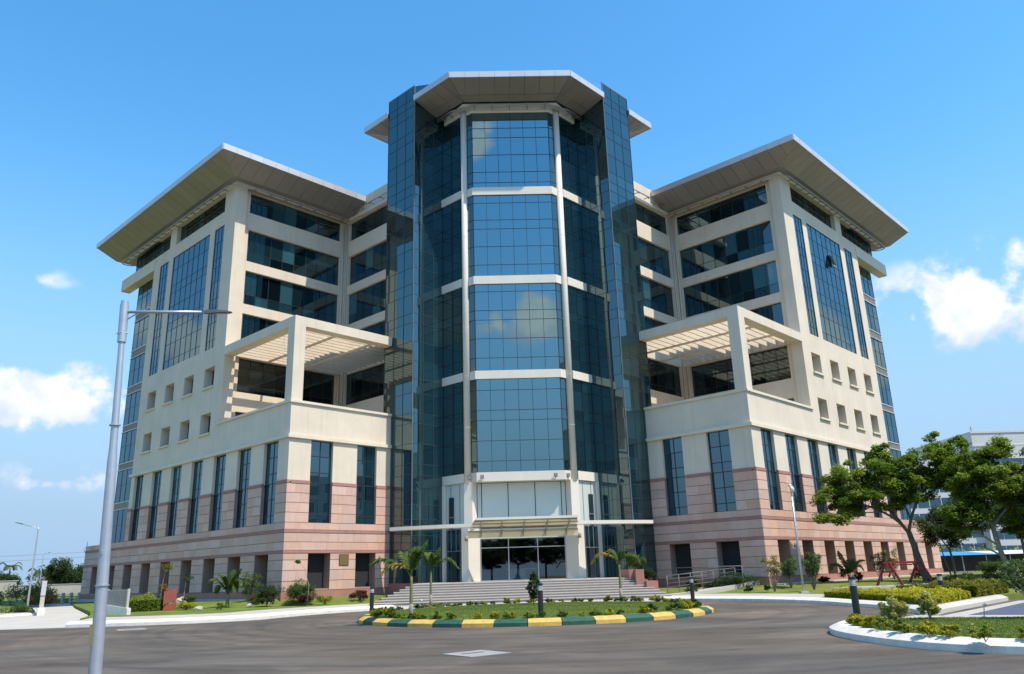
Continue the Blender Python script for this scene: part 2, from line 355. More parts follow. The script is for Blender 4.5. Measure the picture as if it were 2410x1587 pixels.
def build_wing(fr):
    # ---- openings
    gO = [(1.92+3.86*k, 3.77+3.86*k, Z['plinth'], Z['open_t'], 1.35) for k in range(9)]
    gI = [(1.9, 3.68, 1.3, Z['open_t'], 1.35), (5.8, 7.55, 1.3, Z['open_t'], 1.35)]
    tO = [(1.45+3.865*k, 3.42+3.865*k, Z['win_b'], Z['corn']+.04) for k in range(7)]
    tI = [(1.8, 3.63, Z['win_b'], Z['corn']+.04), (5.72, 7.5, Z['win_b'], Z['corn']+.04)]
    gz = (27.42, 33.4, 5.6, 40)                       # glazed end bay
    # ---- stone base: backing wall + plinth + bands, then panels
    mb = MB()
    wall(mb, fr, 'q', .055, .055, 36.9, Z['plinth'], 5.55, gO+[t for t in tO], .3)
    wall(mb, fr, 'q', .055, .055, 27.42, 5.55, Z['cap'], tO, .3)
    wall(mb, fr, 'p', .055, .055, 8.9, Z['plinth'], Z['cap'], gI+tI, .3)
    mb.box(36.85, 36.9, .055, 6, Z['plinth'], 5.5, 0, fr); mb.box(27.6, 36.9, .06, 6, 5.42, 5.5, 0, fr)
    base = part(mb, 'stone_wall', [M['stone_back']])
    zl1 = [Z['plinth'], 1.83, 2.53, 3.2, Z['b1']]; zl2 = [Z['b1t'], 4.38, Z['b2']]; zl3 = [Z['b2t'], 5.67]; zl4 = [5.67, 6.33, 6.99, 7.65, Z['cap']]
    for zl in (zl1, zl2, zl3):
        stone_field(fr, 'q', .055, 36.9, zl, gO if zl is zl1 else [], base, 1.15)
        stone_field(fr, 'p', 0, 8.9, zl, gI if zl is zl1 else [], base, 1.15)
    stone_field(fr, 'q', .055, 27.42, zl4, tO, base, 1.0); stone_field(fr, 'p', 0, 8.9, zl4, tI, base, 1.0)
    mb = MB()
    e = .045
    mb.box(-e, 36.95, -e, .05, Z['ground']-.6, Z['plinth']-.015, 0, fr); mb.box(-e, .05, .05, 8.9, Z['ground']-.6, Z['plinth']-.017, 0, fr)
    part(mb, 'plinth', [M['plinth']])
    for za, zb in ((Z['b1'], Z['b1t']), (Z['b2'], Z['b2t'])):
        mb = MB(); mb.box(-.03, 36.93, -.03, .05, za, zb, 0, fr); mb.box(-.03, .05, .05, 8.88, za, zb-.002, 0, fr); part(mb, 'red_band', [M['stone_red']])
    # red caps over the stone piers between the tall windows
    spO = [(-.03, 1.45)]+[(tO[k][1], tO[k+1][0]) for k in range(6)]+[(tO[6][1], 27.44)]
    for k, (a, b) in enumerate(spO):
        mb = MB(); mb.box(a, b, -.03, .2, Z['cap'], Z['capt'], 0, fr)
        if k == 0: mb.box(-.03, .3, .3, 1.8, Z['cap'], Z['capt']-.002, 0, fr)
        part(mb, 'pier_cap', [M['stone_red']])
    for a, b in ((3.63, 5.72), (7.5, 8.88)):
        mb = MB(); mb.box(-.03, .3, a, b, Z['cap'], Z['capt'], 0, fr); part(mb, 'pier_cap', [M['stone_red']])
    # lit stone jamb linings of the deep ground openings are the reveals themselves; glass sits at the back
    for h in gO: glaze(fr, 'q', .055+1.3, [h[0], (h[0]+h[1])/2, h[1]], [h[2], 2.5, h[3]], 'ground_window', 'g_dark')
    for h in gI: glaze(fr, 'p', .055+1.3, [h[0], (h[0]+h[1])/2, h[1]], [h[2], 2.2, h[3]], 'ground_window', 'g_dark')
    zt = [Z['win_b'], 6.25, 7.35, 8.45, 9.15, 10.3, Z['corn']+.04]
    for h in tO: glaze(fr, 'q', .30, [h[0], (h[0]+h[1])/2, h[1]], zt, 'tall_window', 'g_wing', .06)
    for h in tI: glaze(fr, 'p', .30, [h[0], (h[0]+h[1])/2, h[1]], zt, 'tall_window', 'g_wing', .06)
    # ---- cream lower wall (set 4 cm behind the stone face) up to the parapet
    mb = MB(); sqs = []
    for zz in (13.45, 17.35):
        sqs += [(12.35+3.83*k, 14.15+3.83*k, zz, zz+1.7, .95) for k in range(4)]
    strips = [(12.7, 14.5, 20.72, 31.9, .12), (15.42, 23.0, 20.72, 31.9, .12), (24.0, 25.95, 20.72, 31.9, .12)]
    topw = [(12.9, 22.7, 33.2, 35.1, .5), (24.1, 40, 33.2, 35.1, .5)]
    cO = .04
    wall(mb, fr, 'q', cO, cO, 27.42, Z['capt']-.1, Z['par'], [(*t[:4], .28) for t in tO]+sqs[:4], .43)
    wall(mb, fr, 'q', cO, S, 27.42, Z['par'], Z['top'], sqs+strips+topw, .5)
    wall(mb, fr, 'p', cO, cO, 8.9, Z['capt']-.1, Z['par'], [(*t[:4], .28) for t in tI], .43)
    # end return of the cream wall beside the glazed bay, pier side faces
    mb.box(27.25, 27.42, cO+.003, 1.1, Z['capt'], 31.9, 0, fr)
    # inner side of the parapet, top of it
    mb.box(cO+.003, .45, cO+.42, 8.9, Z['floor']-.2, Z['par']-.06, 0, fr); mb.box(.45, S, .3, .45, Z['floor']-.2, Z['par']-.06, 0, fr)
    # upper inner wall: pier, then the recessed window wall, five rows
    rows = [(32.93, 34.9), (28.4, 31.35), (24.5, 27.53), (20.6, 23.65), (16.85, 19.75)]
    wall(mb, fr, 'p', S, cO, 1.0, Z['floor']-.1, Z['top'], [], .5)
    mb.box(S+.004, S+.6, .9, 1.0, Z['floor'], Z['top'], 0, fr)
    wall(mb, fr, 'p', S+.35, 1.0, 11.55, Z['floor']-.1, Z['top'], [(1.5, 10.95, a, b, .3) for a, b in rows]+[(1.5, 3.2, Z['floor'], 15.2, .3)], .3)
    # centre block face, running from the notch towards the tower
    wall(mb, fr, 'q', 11.55, .9, S+.36, Z['floor']-.1, 36.95, [(.9, 10.6, a, b, .3) for a, b in rows], .3)
    part(mb, 'cream_wall', [M['cream']])
    # trims
    mb = MB(); mb.box(-.14, 27.62, -.14, .30, Z['corn'], Z['cornt'], 0, fr); mb.box(-.14, .30, .30, 8.86, Z['corn'], Z['cornt']-.003, 0, fr); part(mb, 'cornice', [M['cream_trim']])
    mb = MB(); mb.box(-.09, S+.25, -.09, .52, Z['par']-.18, Z['par'], 0, fr); mb.box(-.09, .52, .52, 8.86, Z['par']-.18, Z['par']-.003, 0, fr); part(mb, 'parapet_coping', [M['cream_trim']])
    for h in sqs:
        mb = MB(); mb.box(h[0]-.12, h[1]+.12, -.12, .2, h[2]-.14, h[2]+.002, 0, fr); part(mb, 'window_sill', [M['cream_trim']])
        glaze(fr, 'q', .93, [h[0], h[1]], [h[2], h[3]], 'small_window', 'g_dark', .07, bars='mullion_lt')
        mb = MB(); mb.box(h[0], h[0]+.62, .86, .9, h[2]+.01, h[3], 0, fr); part(mb, 'window_lining', [M['cream_trim']])
    for h, n in zip(strips, (3, 7, 3)):
        zz = []; z = h[2]
        while z < h[3]-.2:
            zz += [z, z+.78, z+2.35]; z += 3.73
        zz = [z for z in zz if z < h[3]-.2]+[h[3]]
        glaze(fr, 'q', cO+.08, lin(h[0], h[1], n), zz, 'window_strip', 'g_wing', .024, bars='mullion_bl')
    glaze(fr, 'q', cO+.42, lin(12.9, 22.7, 8), [33.2, 35.1], 'top_window', 'g_dark', .05)
    glaze(fr, 'q', cO+.42, lin(24.1, 33.4, 8), [33.2, 35.1], 'top_window', 'g_wing', .05)
    for k, (a, b) in enumerate(rows):
        zz = [a, b] if k == 0 else [a, a+.62, b-.75, b] if k == 4 else [a, a+.95, b]
        glaze(fr, 'p', S+.62, lin(1.5, 10.95, 8), zz, 'ribbon_window', 'g_row' if k < 4 else 'g_dark', .035)
        glaze(fr, 'q', 11.82, lin(.9, 10.6, 8), zz, 'ribbon_window', 'g_row' if k < 4 else 'g_dark', .035)
    glaze(fr, 'p', S+.62, [1.5, 2.35, 3.2], [Z['floor'], 15.2], 'terrace_door', 'g_dark', .06)
    # ---- glazed end bay with louvre bands
    lz = [(12.65, 13.3), (16.45, 17.1), (20.3, 21.05), (24.1, 24.9), (28.05, 28.8), (8.85, 9.5)]; lz.sort()
    z = 5.6
    for a, b in lz+[(31.9, 31.9)]:
        glaze(fr, 'q', .95, lin(27.42, 33.4, 5), [z, z+(a-z)*.55, a] if a-z > 1.5 else [z, a], 'end_bay_glazing', 'g_wing', .024, bars='mullion_bl')
        if b > a:
            mb = MB(); mb.box(27.42, 33.4, .97, 1.05, a, b, 0, fr)
            nl = 6
            for i in range(nl):
                zz = a+(b-a)*(i+.15)/nl; mb.box(27.42, 33.4, .90, .97, zz, zz+(b-a)/nl*.55, 0, fr)
            mb.box(27.42, 33.42, .84, .96, a-.03, a+.05, 1, fr); mb.box(27.42, 33.42, .84, .96, b-.05, b+.03, 1, fr)
            part(mb, 'louvre_band', [M['louvre'], M['fascia']])
        z = b
    mb = MB(); mb.box(33.38, 33.45, .95, 12, 5.5, 35.3, 0, fr); part(mb, 'end_wall', [M['cream']])
    mb = MB(); mb.box(27.3, 35.8, -.0, .9, 31.92, 33.15, 0, fr); part(mb, 'end_beam', [M['cream_trim']])
    # ---- solid core behind the skins (keeps the sun out)
    mb = MB()
    mb.prism([(.75, 1.5), (33.3, 1.5), (33.3, 22), (4, 22), (.75, 8.9)], .6, Z['floor'], 0, fr)
    mb.prism([(S+.9, .75), (26.9, .75), (26.9, 1.5), (33.3, 1.5), (33.3, 22), (.9, 22), (.9, 12), (S+.9, 12)], Z['floor']+.01, 35.2, 0, fr)
    part(mb, 'inner_core', [M['dark']])
    mb = MB(); mb.prism([(.45, .45), (S+.6, .45), (S+.6, 11.6), (.45, 11.6)], Z['floor']-.1, Z['floor']+.02, 0, fr); part(mb, 'terrace_floor', [M['cream']])
    # ---- drain pipes in the notch
    for k, (pp, qq) in enumerate(((S+.18, 11.38), (S-.02, 11.42), (S+.22, 11.14))):
        mb = MB(); mb.tube([fr.w(pp, qq, Z['floor']), fr.w(pp, qq, 34.9-k*.2)], .06, 8); part(mb, 'drain_pipe', [M['cream_trim']], smooth=True)
    # ---- eaves
    IN, OUT, zi, zo, zt_ = .75, 2.81, 35.3, 36.25, 36.75
    zsof = lambda d: zi+(zo-zi)*(d-IN)/(OUT-IN)
    qe = 11.5
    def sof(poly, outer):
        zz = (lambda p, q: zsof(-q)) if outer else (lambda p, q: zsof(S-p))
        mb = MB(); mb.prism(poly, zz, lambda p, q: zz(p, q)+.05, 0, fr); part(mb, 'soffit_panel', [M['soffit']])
    g = .012
    pj = [S-OUT+1.22*k for k in range(24)]+[36.1]
    for a, b in zip(pj[:-1], pj[1:]):
        poly = clip([(a+g, -OUT), (b-g, -OUT), (b-g, -IN), (a+g, -IN)], -1, 1, -S-.006)
        if len(poly) > 2: sof(poly, True)
        mb = MB(); mb.box(a+g*.7, b-g*.7, -OUT-.06, -OUT, zo-.03, zt_, 0, fr); part(mb, 'fascia_panel', [M['fascia']])
    qj = [-OUT+1.2*k for k in range(12)]+[qe]
    for a, b in zip(qj[:-1], qj[1:]):
        poly = clip([(S-OUT, a+g), (S-OUT, b-g), (S-IN, b-g), (S-IN, a+g)], 1, -1, S-.006)
        if len(poly) > 2: sof(poly, False)
        mb = MB(); mb.box(S-OUT-.06, S-OUT, a+g*.7, b-g*.7, zo-.03, zt_, 0, fr); part(mb, 'fascia_panel', [M['fascia']])
    mb = MB()   # closed roof over the eaves, end edge, flat inner strip of soffit
    mb.prism([(S-OUT+.01, -OUT+.01), (36.08, -OUT+.01), (36.08, 20), (4, 20), (4, 11.6), (S-OUT+.01, 11.6)], 36.42, 36.68, 0, fr)
    part(mb, 'roof', [M['roof']])
    mb = MB(); mb.box(36.09, 36.15, -OUT-.06, 8, zo-.0, zt_, 0, fr); part(mb, 'fascia_panel', [M['fascia']])
    mb = MB(); mb.box(S-IN, 36.1, -IN, cO-.004, zi, zi+.06, 0, fr); mb.box(S-IN, S-.004, cO, 11.5, zi, zi+.06, 0, fr); part(mb, 'soffit_strip', [M['soffit']])
    mb = MB(); mb.box(33.4, 36.1, .03, 2, zi, zi+.06, 0, fr); part(mb, 'soffit_strip', [M['soffit']])
    mb = MB(); mb.box(S-.16, 34.6, -.16, cO-.004, 34.98, zi-.002, 0, fr); mb.box(S-.16, S-.004, cO, 11.4, 34.98, zi-.004, 0, fr); part(mb, 'eave_beam', [M['cream_trim']])
    # ---- maintenance rail under the eaves, with its brackets and end loop
    mb = MB(); r0, zr = .62, 34.86
    pts = [fr.w(S-r0, 11.2, zr)]
    pts += [fr.w(S-r0, .55, zr)]+[fr.w(S-r0+.9*(1-math.cos(t)), -r0+.9*(1-math.sin(t))+.25, zr) for t in (R(25), R(50), R(75))]+[fr.w(S+.6, -r0, zr)]
    pts += [fr.w(34.4, -r0, zr), fr.w(35.0, -r0+.1, zr), fr.w(35.3, -.2, zr), fr.w(35.2, .5, zr), fr.w(34.6, 1.0, zr), fr.w(33.6, 1.05, zr)]
    mb.tube(pts, .055, 8); part(mb, 'eave_rail', [M['steel']], smooth=True)
    for k in range(18):
        mb = MB(); pp = 12.2+1.25*k; mb.box(pp-.03, pp+.03, -r0, -.15, zr-.05, zr+.03, 0, fr); mb.box(pp-.03, pp+.03, -r0-.03, -r0+.06, zr-.16, zr+.03, 0, fr); part(mb, 'rail_bracket', [M['pipe']])
    for k in range(7):
        mb = MB(); qq = 1.5+1.5*k; mb.box(S-r0, S-.15, qq-.03, qq+.03, zr-.05, zr+.03, 0, fr); mb.box(S-r0-.03, S-r0+.06, qq-.03, qq+.03, zr-.16, zr+.03, 0, fr); part(mb, 'rail_bracket', [M['pipe']])
    # centre block parapet rail
    mb = MB(); mb.tube([fr.w(S, 11.55-.5, 35.6), fr.w(1.3, 11.05, 35.6)], .055, 8); part(mb, 'eave_rail', [M['steel']], smooth=True)
    for k in range(6):
        mb = MB(); pp = 9.9-1.55*k; mb.box(pp-.03, pp+.03, 11.05, 11.54, 35.56, 35.62, 0, fr); mb.box(pp-.03, pp+.03, 11.02, 11.1, 35.42, 35.64, 0, fr); part(mb, 'rail_bracket', [M['pipe']])
    mb = MB(); mb.box(.9, S+.2, 11.35, 11.548, 34.98, 35.3, 0, fr); part(mb, 'eave_beam', [M['cream_trim']])
    # ---- pergola on the terrace corner
    zt2, zb2, w = 20.35, 19.65, .88
    mb = MB(); mb.box(-.02, w, -.02, w, Z['par']-.02, zb2, 0, fr); part(mb, 'pergola_post', [M['cream']])
    mb = MB(); mb.box(-.02, S+.02, -.02, w-.003, zb2, zt2, 0, fr); part(mb, 'pergola_beam', [M['cream']])
    mb = MB(); mb.box(-.02, w-.003, w, 8.75, zb2+.001, zt2-.001, 0, fr); part(mb, 'pergola_beam', [M['cream']])
    mb = MB(); mb.box(S+.05, S+.33, 1.02, 11.5, zb2+.1, zt2-.1, 0, fr); part(mb, 'pergola_beam', [M['cream']])
    swap = fr.sg > 0                      # the slats of both pergolas run the same way in plan
    for c_ in (3.9, 7.3):
        mb = MB()
        if swap: mb.box(c_, c_+.22, w, 11.5, zb2+.02, zb2+.14, 0, fr)
        else: mb.box(w, S+.05, c_, c_+.22, zb2+.02, zb2+.14, 0, fr)
        part(mb, 'pergola_cross_beam', [M['cream']])
    for k in range(13):
        c_ = 1.45+.72*k; mb = MB()
        if swap: mb.box(w, S+.05, c_, c_+.11, zb2+.145, zt2-.06, 0, fr)
        else: mb.box(c_, c_+.11, w, 11.52, zb2+.145, zt2-.06, 0, fr)
        part(mb, 'pergola_slat', [M['cream']])

for fr in (FR, FL): build_wing(fr)
# one vent pane of the right wing stands open
mb = MB(); mb.add([FR.w(19.7, -.02, 29.9), FR.w(20.4, -.02, 29.9), FR.w(20.4, -.30, 28.8), FR.w(19.7, -.30, 28.8), FR.w(19.7, .03, 29.9), FR.w(20.4, .03, 29.9), FR.w(20.4, -.25, 28.78), FR.w(19.7, -.25, 28.78)], [(0, 1, 2, 3), (7, 6, 5, 4), (0, 3, 7, 4), (1, 5, 6, 2), (2, 6, 7, 3), (0, 4, 5, 1)])
o = part(mb, 'open_vent', [M['g_tower']]); o['label'] = 'vent pane standing open in the right wing strip window'
mb = MB(); mb.box(19.72, 20.38, .085, .11, 28.8, 29.9, 0, FR); part(mb, 'vent_opening', [M['dark']])

# ================================================================== the glass tower
ZB = [(8.48, 9.15), (16.27, 16.92), (24.04, 24.72), (31.87, 32.55)]
def seg(a, b, lines): return [a]+[z for z in lines if a+.15 < z < b-.15]+[b]
LN = [9.98, 11.5, 13.05, 13.83, 15.39, 17.95, 19.51, 21.05, 21.83, 23.41, 25.70, 27.29, 28.84, 29.64, 31.16, 33.03, 34.0, 35.6, 37.23, 38.14]
SEGS = [(9.15, 16.27), (16.92, 24.04), (24.72, 31.87), (32.55, 39.6)]
YF = 4.35
class Cham:          # chamfer strips between the flat front and the columns, as a tiny rotated frame
    def __init__(s, sg): s.sg = sg; s.flip = sg < 0
    def w(s, p, q, z):
        k = math.sqrt(.5); return (s.sg*(3.22+p*.62/.77+q*(-.45/.77)), YF+p*.45/.77+q*.62/.77, z)
    def d(s, dp, dq): return Vector((s.sg*(dp*.62/.77-dq*.45/.77), dp*.45/.77+dq*.62/.77, 0))
for a, b in SEGS:
    zl = seg(a, b, LN)
    glaze(FW, 'q', YF, lin(-3.22, 3.22, 6), zl, 'front_curtain_wall', 'g_front', .034, back=False)
    for fr in (FR, FL):
        ch = Cham(fr.sg)
        glaze(ch, 'q', 0.0, [0.02, .72], zl, 'chamfer_glazing', 'g_tower', .045)
        glaze(fr, 'q', 11.91, lin(-5.02, -2.60, 2), zl, 'side_curtain_wall', 'g_tower', .03)
for k, (a, b) in enumerate(ZB+[(39.6, 40.15)]):
    mb = MB(); P = [(-3.3, YF-.13), (3.3, YF-.13), (3.72, 4.62), (3.72, 5.3), (-3.72, 5.3), (-3.72, 4.62)]
    mb.prism(P, a, b, 0)
    part(mb, 'spandrel_band', [M['white']])
    for fr in (FR, FL):
        mb = MB(); mb.box(-5.0, -2.60 if k < 4 else -3.0, 11.76, 12.3, a+.002, b-.002, 0, fr); part(mb, 'spandrel_band', [M['white']])
for sg in (-1, 1):
    mb = MB(); n = 20
    mb.tube([(sg*3.96, 4.82, z) for z in (8.42, 40.1)], .27, 20); part(mb, 'round_column', [M['white']], smooth=True)
    mb = MB()
    for z in (16.6, 24.4, 28.3, 32.2, 20.5, 12.6): mb.tube([(sg*3.96, 4.82, z), (sg*3.96, 4.82, z+.03)], .274, 20)
    part(mb, 'column_joint', [M['cream_trim']], smooth=True)
# flanking glass shafts
ZF = [1.45, 2.6, 3.7, 4.75, 5.9, 7.0, 8.0, 9.15]+[z for z in LN]+[39.7, 41.3, 42.5]
ZF = sorted(ZF+[16.5, 24.3, 32.2, 40.6]); ZF = [z for i, z in enumerate(ZF) if i == 0 or z-ZF[i-1] > .5]
M['postgrey'] = surf('post_paint', (.16, .19, .21), .5, .05, 3, 3)
for fr in (FR, FL):
    glaze(fr, 'q', 8.8, lin(-2.58, 1.0, 3), ZF, 'shaft_glazing', 'g_tower', .028, bars='mullion_lt')
    glaze(fr, 'p', -2.58, lin(8.8, 11.91, 3), [z for z in ZF if z < 41], 'shaft_inner_glazing', 'g_tower', .028, bars='mullion_lt')
    # slim steel corner post and capping
    mb = MB(); mb.box(-2.62, -2.57, 8.76, 8.81, 1.45, 42.55, 0, fr); part(mb, 'corner_post', [M['postgrey']])
    mb = MB(); mb.prism([(-2.5, 8.9), (.95, 8.9), (.95, 11.85), (-2.5, 11.85)], 1.0, 42.45, 0, fr); part(mb, 'shaft_core', [M['dark']])
    mb = MB(); mb.box(-2.6, 1.02, 8.78, 11.9, 42.45, 42.56, 0, fr); part(mb, 'shaft_cap', [M['steel']])
    glaze(fr, 'p', .999+.0, [8.9, 11.6], [36.9, 39.7, 42.45], 'shaft_back_glazing', 'g_tower', .04, back=False) if False else None
    mb = MB(); mb.box(-2.64, 1.0, 8.72, 8.79, .5, 1.45, 0, fr); part(mb, 'shaft_plinth', [M['plinth']])
    # rooftop glass screen beside the shaft
    x0, y0, x1, y1 = 8.05, 4.42, 5.7, 3.98
    mb = MB(); mb.add([(fr.sg*x0, y0, 40.9), (fr.sg*x1, y1, 40.9), (fr.sg*x1, y1, 42.45), (fr.sg*x0, y0, 42.45), (fr.sg*x0, y0+.05, 40.9), (fr.sg*x1, y1+.05, 40.9), (fr.sg*x1, y1+.05, 42.45), (fr.sg*x0, y0+.05, 42.45)],
                      [(0, 1, 2, 3), (7, 6, 5, 4), (3, 2, 6, 7)]); part(mb, 'roof_screen', [M['g_wing']])
# tower core (behind the skins) and roof
core = [(-3.75, 9.6), (3.75, 9.6), (3.75, 5.3), (5.4, 7.0), (8.9, 8.9), (8.9, 20), (-8.9, 20), (-8.9, 8.9), (-5.4, 7.0), (-3.75, 5.3)]
mb = MB(); mb.prism(core, 9.1, 40.3, 0); part(mb, 'tower_core', [M['dark']])
M['ceil'] = surf('office_ceiling', (.62, .64, .62), .8, .03, .5, 3); M['offwall'] = surf('office_wall', (.30, .33, .33), .8, .06, .5, 3); M['carpet'] = surf('office_carpet', (.10, .11, .12), .9, .1, 2, 3); M['blind'] = surf('roller_blind', (.42, .46, .46), .8, .05, 1, 3)
for k, z in enumerate((9.15, 13.1, 16.9, 21.0, 24.7, 28.9, 32.5, 37.2)):
    mb = MB(); zc = (13.1, 16.9, 21.0, 24.7, 28.9, 32.5, 37.2, 40.2)[k]-.55
    mb.box(-3.7, 3.7, 4.62, 9.6, z, z+.15, 1); mb.box(-3.7, 3.7, 4.9, 9.6, zc, zc+.5, 0); mb.box(-3.7, 3.7, 9.4, 9.55, z+.15, zc, 2)
    mb.box(-3.72, -3.62, 5.35, 9.5, z+.15, zc, 2); mb.box(3.62, 3.72, 5.35, 9.5, z+.15, zc, 2)
    part(mb, 'office_floor', [M['ceil'], M['carpet'], M['offwall']])
    mb = MB()
    for j in range(6):
        if random.random() < .45:
            dr = random.choice((.4, .7, 1.0, 1.5)); x = -3.18+1.073*j; mb.box(x+.03, x+1.04, 4.55, 4.57, zc-dr, zc+.1)
    if mb.v: part(mb, 'roller_blind', [M['blind']])
OZ, IZ, TZ = 40.95, 40.32, 41.45
front_y, in_y = 1.1, 3.75
g = .012
def sofz_front(x, y): return OZ+(IZ-OZ)*(y-front_y)/(in_y-front_y)
hipk = (4.97-3.87)/(in_y-front_y)      # hip: x = 4.97 - hipk*(y-1.1)
xs = [-4.97+1.2425*k for k in range(9)]
for a, b in zip(xs[:-1], xs[1:]):
    for ya, yb in ((front_y, 2.95), (2.97, in_y)):
        poly = [(a+g, ya+g), (b-g, ya+g), (b-g, yb-g), (a+g, yb-g)]
        poly = clip(poly, 1, hipk, 4.97+hipk*front_y-.01); poly = clip(poly, -1, hipk, 4.97+hipk*front_y-.01)
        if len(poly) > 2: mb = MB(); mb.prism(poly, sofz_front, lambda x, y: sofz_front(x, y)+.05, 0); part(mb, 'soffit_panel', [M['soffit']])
    mb = MB(); mb.box(a+g*.7, b-g*.7, front_y-.06, front_y, OZ-.03, TZ, 0); part(mb, 'fascia_panel', [M['fascia']])
QO = 8.68
QI = QO+(in_y-front_y)*.97
def sofz_side(p, q): return OZ+(IZ-OZ)*(q-QO)/(QI-QO)
for fr in (FR, FL):
    p0 = -7.13; h2 = ( -7.13-( (3.87-fr.A+in_y)/math.sqrt(2)))/ (QI-QO)    # hip slope in pq
    ps = [p0+1.14*k for k in range(4)]+[-2.6]
    for a, b in zip(ps[:-1], ps[1:]):
        for qa, qb in ((QO, QO+(QI-QO)*.68), (QO+(QI-QO)*.69, QI)):
            poly = clip([(a+g, qa), (b-g, qa), (b-g, qb), (a+g, qb)], -1, -h2, -p0-h2*QO-.012)
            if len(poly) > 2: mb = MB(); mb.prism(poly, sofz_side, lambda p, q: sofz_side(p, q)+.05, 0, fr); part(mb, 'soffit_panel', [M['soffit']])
        mb = MB(); mb.box(a+g*.7, b-g*.7, QO-.06, QO, OZ-.03, TZ, 0, fr); part(mb, 'fascia_panel', [M['fascia']])
    # the eave tip that shows behind the shaft
    for a, b in ((1.03, 2.2), (2.2, 3.4), (3.4, 4.49)):
        mb = MB(); poly = clip([(a+g, QO), (b-g, QO), (b-g, QI), (a+g, QI)], 1, 1, 4.49+QO)
        mb.prism(poly, sofz_side, lambda p, q: sofz_side(p, q)+.05, 0, fr); part(mb, 'soffit_panel', [M['soffit']])
        mb = MB(); mb.box(a+g*.7, b-g*.7, QO-.06, QO, OZ-.03, TZ, 0, fr); part(mb, 'fascia_panel', [M['fascia']])
    for a, b in zip([QO+1.2*k for k in range(7)][:-1], [QO+1.2*k for k in range(7)][1:]):
        mb = MB(); mb.box(4.49, 4.55, a+g, b-g, OZ-.03, TZ, 0, fr); part(mb, 'fascia_panel', [M['fascia']])
        mb = MB(); zz = lambda p, q: OZ+(IZ-OZ)*(4.49-p)/2.57
        poly = clip([(1.92, a+g), (4.49, a+g), (4.49, b-g), (1.92, b-g)], -1, -1, -(4.49+QO)-.01)
        if len(poly) > 2: mb.prism(poly, zz, lambda p, q: zz(p, q)+.05, 0, fr); part(mb, 'soffit_panel', [M['soffit']])
tip = lambda s: (s*13.17, 9.3)
mb = MB()
mb.prism([(-4.95, 1.13), (4.95, 1.13), (8.0, 4.2), (8.4, 8.6), (12.4, 9.32), (6, 16.4), (-6, 16.4), (-12.4, 9.32), (-8.4, 8.6), (-8.0, 4.2)], 41.05, 41.38, 0)
for fr in (FR, FL): mb.prism([(1.06, QO+.03), (4.47, QO+.03), (4.47, QO+3.2), (1.06, QO+3.2)], 41.03, 41.36, 0, fr)
part(mb, 'tower_roof', [M['roof']])
mb = MB(); mb.prism([(-4.0, 4.0), (4.0, 4.0), (5.5, 6.0), (-5.5, 6.0)], 40.1, 40.34, 0); part(mb, 'eave_beam', [M['white']])
# curved maintenance rail under the tower eave
mb = MB(); pts = [FL.w(-2.7, 11.2, 40.05), FL.w(-4.6, 11.2, 40.05)]+[(-3.75, 4.1, 40.05), (-3.2, 3.78, 40.05), (-2.6, 3.72, 40.05), (2.6, 3.72, 40.05), (3.2, 3.78, 40.05), (3.75, 4.1, 40.05)]+[FR.w(-4.6, 11.2, 40.05), FR.w(-2.7, 11.2, 40.05)]
mb.tube(pts, .06, 8); part(mb, 'eave_rail', [M['steel']], smooth=True)
mb = MB(); mb.tube([(p[0], p[1]+.1, p[2]-.18) for p in pts], .045, 8); part(mb, 'eave_rail', [M['steel']], smooth=True)
for x in (-3.0, -1.5, 0, 1.5, 3.0):
    mb = MB(); mb.box(x-.03, x+.03, 3.68, 4.3, 39.82, 39.9, 0); mb.box(x-.03, x+.03, 3.68, 3.76, 39.8, 40.25, 0); part(mb, 'rail_bracket', [M['pipe']])
for fr in (FR, FL):
    for pp in (-4.2, -3.3):
        mb = MB(); mb.box(pp-.03, pp+.03, 11.15, 11.75, 39.85, 39.93, 0, fr); part(mb, 'rail_bracket', [M['pipe']])

# ================================================================== entrance
F0 = 1.42
for sg in (-1, 1):
    mb = MB(); mb.prism([(sg*4.5, 4.78), (sg*3.99, 4.5), (sg*3.12, 5.28), (sg*3.12, 5.6), (sg*4.3, 5.5)], F0, 5.2, 0); part(mb, 'portal_pier', [M['white']])
    mb = MB(); mb.prism([(sg*4.28, 4.72), (sg*3.66, 4.52), (sg*3.34, 5.12), (sg*3.34, 5.6), (sg*4.2, 5.4)], 5.2, 8.48, 0); part(mb, 'portal_pier', [M['white']])
# frosted upper glazing
xs = [-3.32, -2.98, -1.0, 1.02, 2.98, 3.32]
glaze(FW, 'q', 5.2, xs, [5.2, 8.47], 'frosted_glazing', 'frost', .05, back=False)
# doors: frame, three leaves
glaze(FW, 'q', 5.25, [-3.1, -1.07, 1.08, 3.1], [F0+.02, 3.75, 4.4], 'entrance_door', 'g_clear', .06, bars='steel', back=False)
for sg, fr in ((1, FR), (-1, FL)):
    glaze(fr, 'q', 11.93, [-5.0, -4.4, -3.95, -3.4, -2.85], [F0, 3.6, 5.15], 'lobby_side_glazing', 'g_tower', .05, bars='steel')
    glaze(fr, 'q', 11.93, [-5.0, -4.4, -3.4, -2.85], [5.2, 8.47], 'lobby_side_glazing', 'frost', .05, bars='steel')
    mb = MB(); mb.box(-2.85, -2.6, 11.72, 12.1, F0, 8.47, 0, fr); part(mb, 'portal_jamb', [M['white']])
    mb = MB(); mb.box(-4.05, -3.45, 11.85, 11.92, F0+.02, 3.55, 0, fr); part(mb, 'side_door', [M['mullion']])
    mb = MB(); mb.box(-3.75, -3.25, 11.85, 11.90, 5.2, 7.5, 0, fr); mb.box(-3.78, -3.2, 11.80, 11.86, 6.0, 6.07, 1, fr); part(mb, 'balcony_door', [M['mullion'], M['steel']])
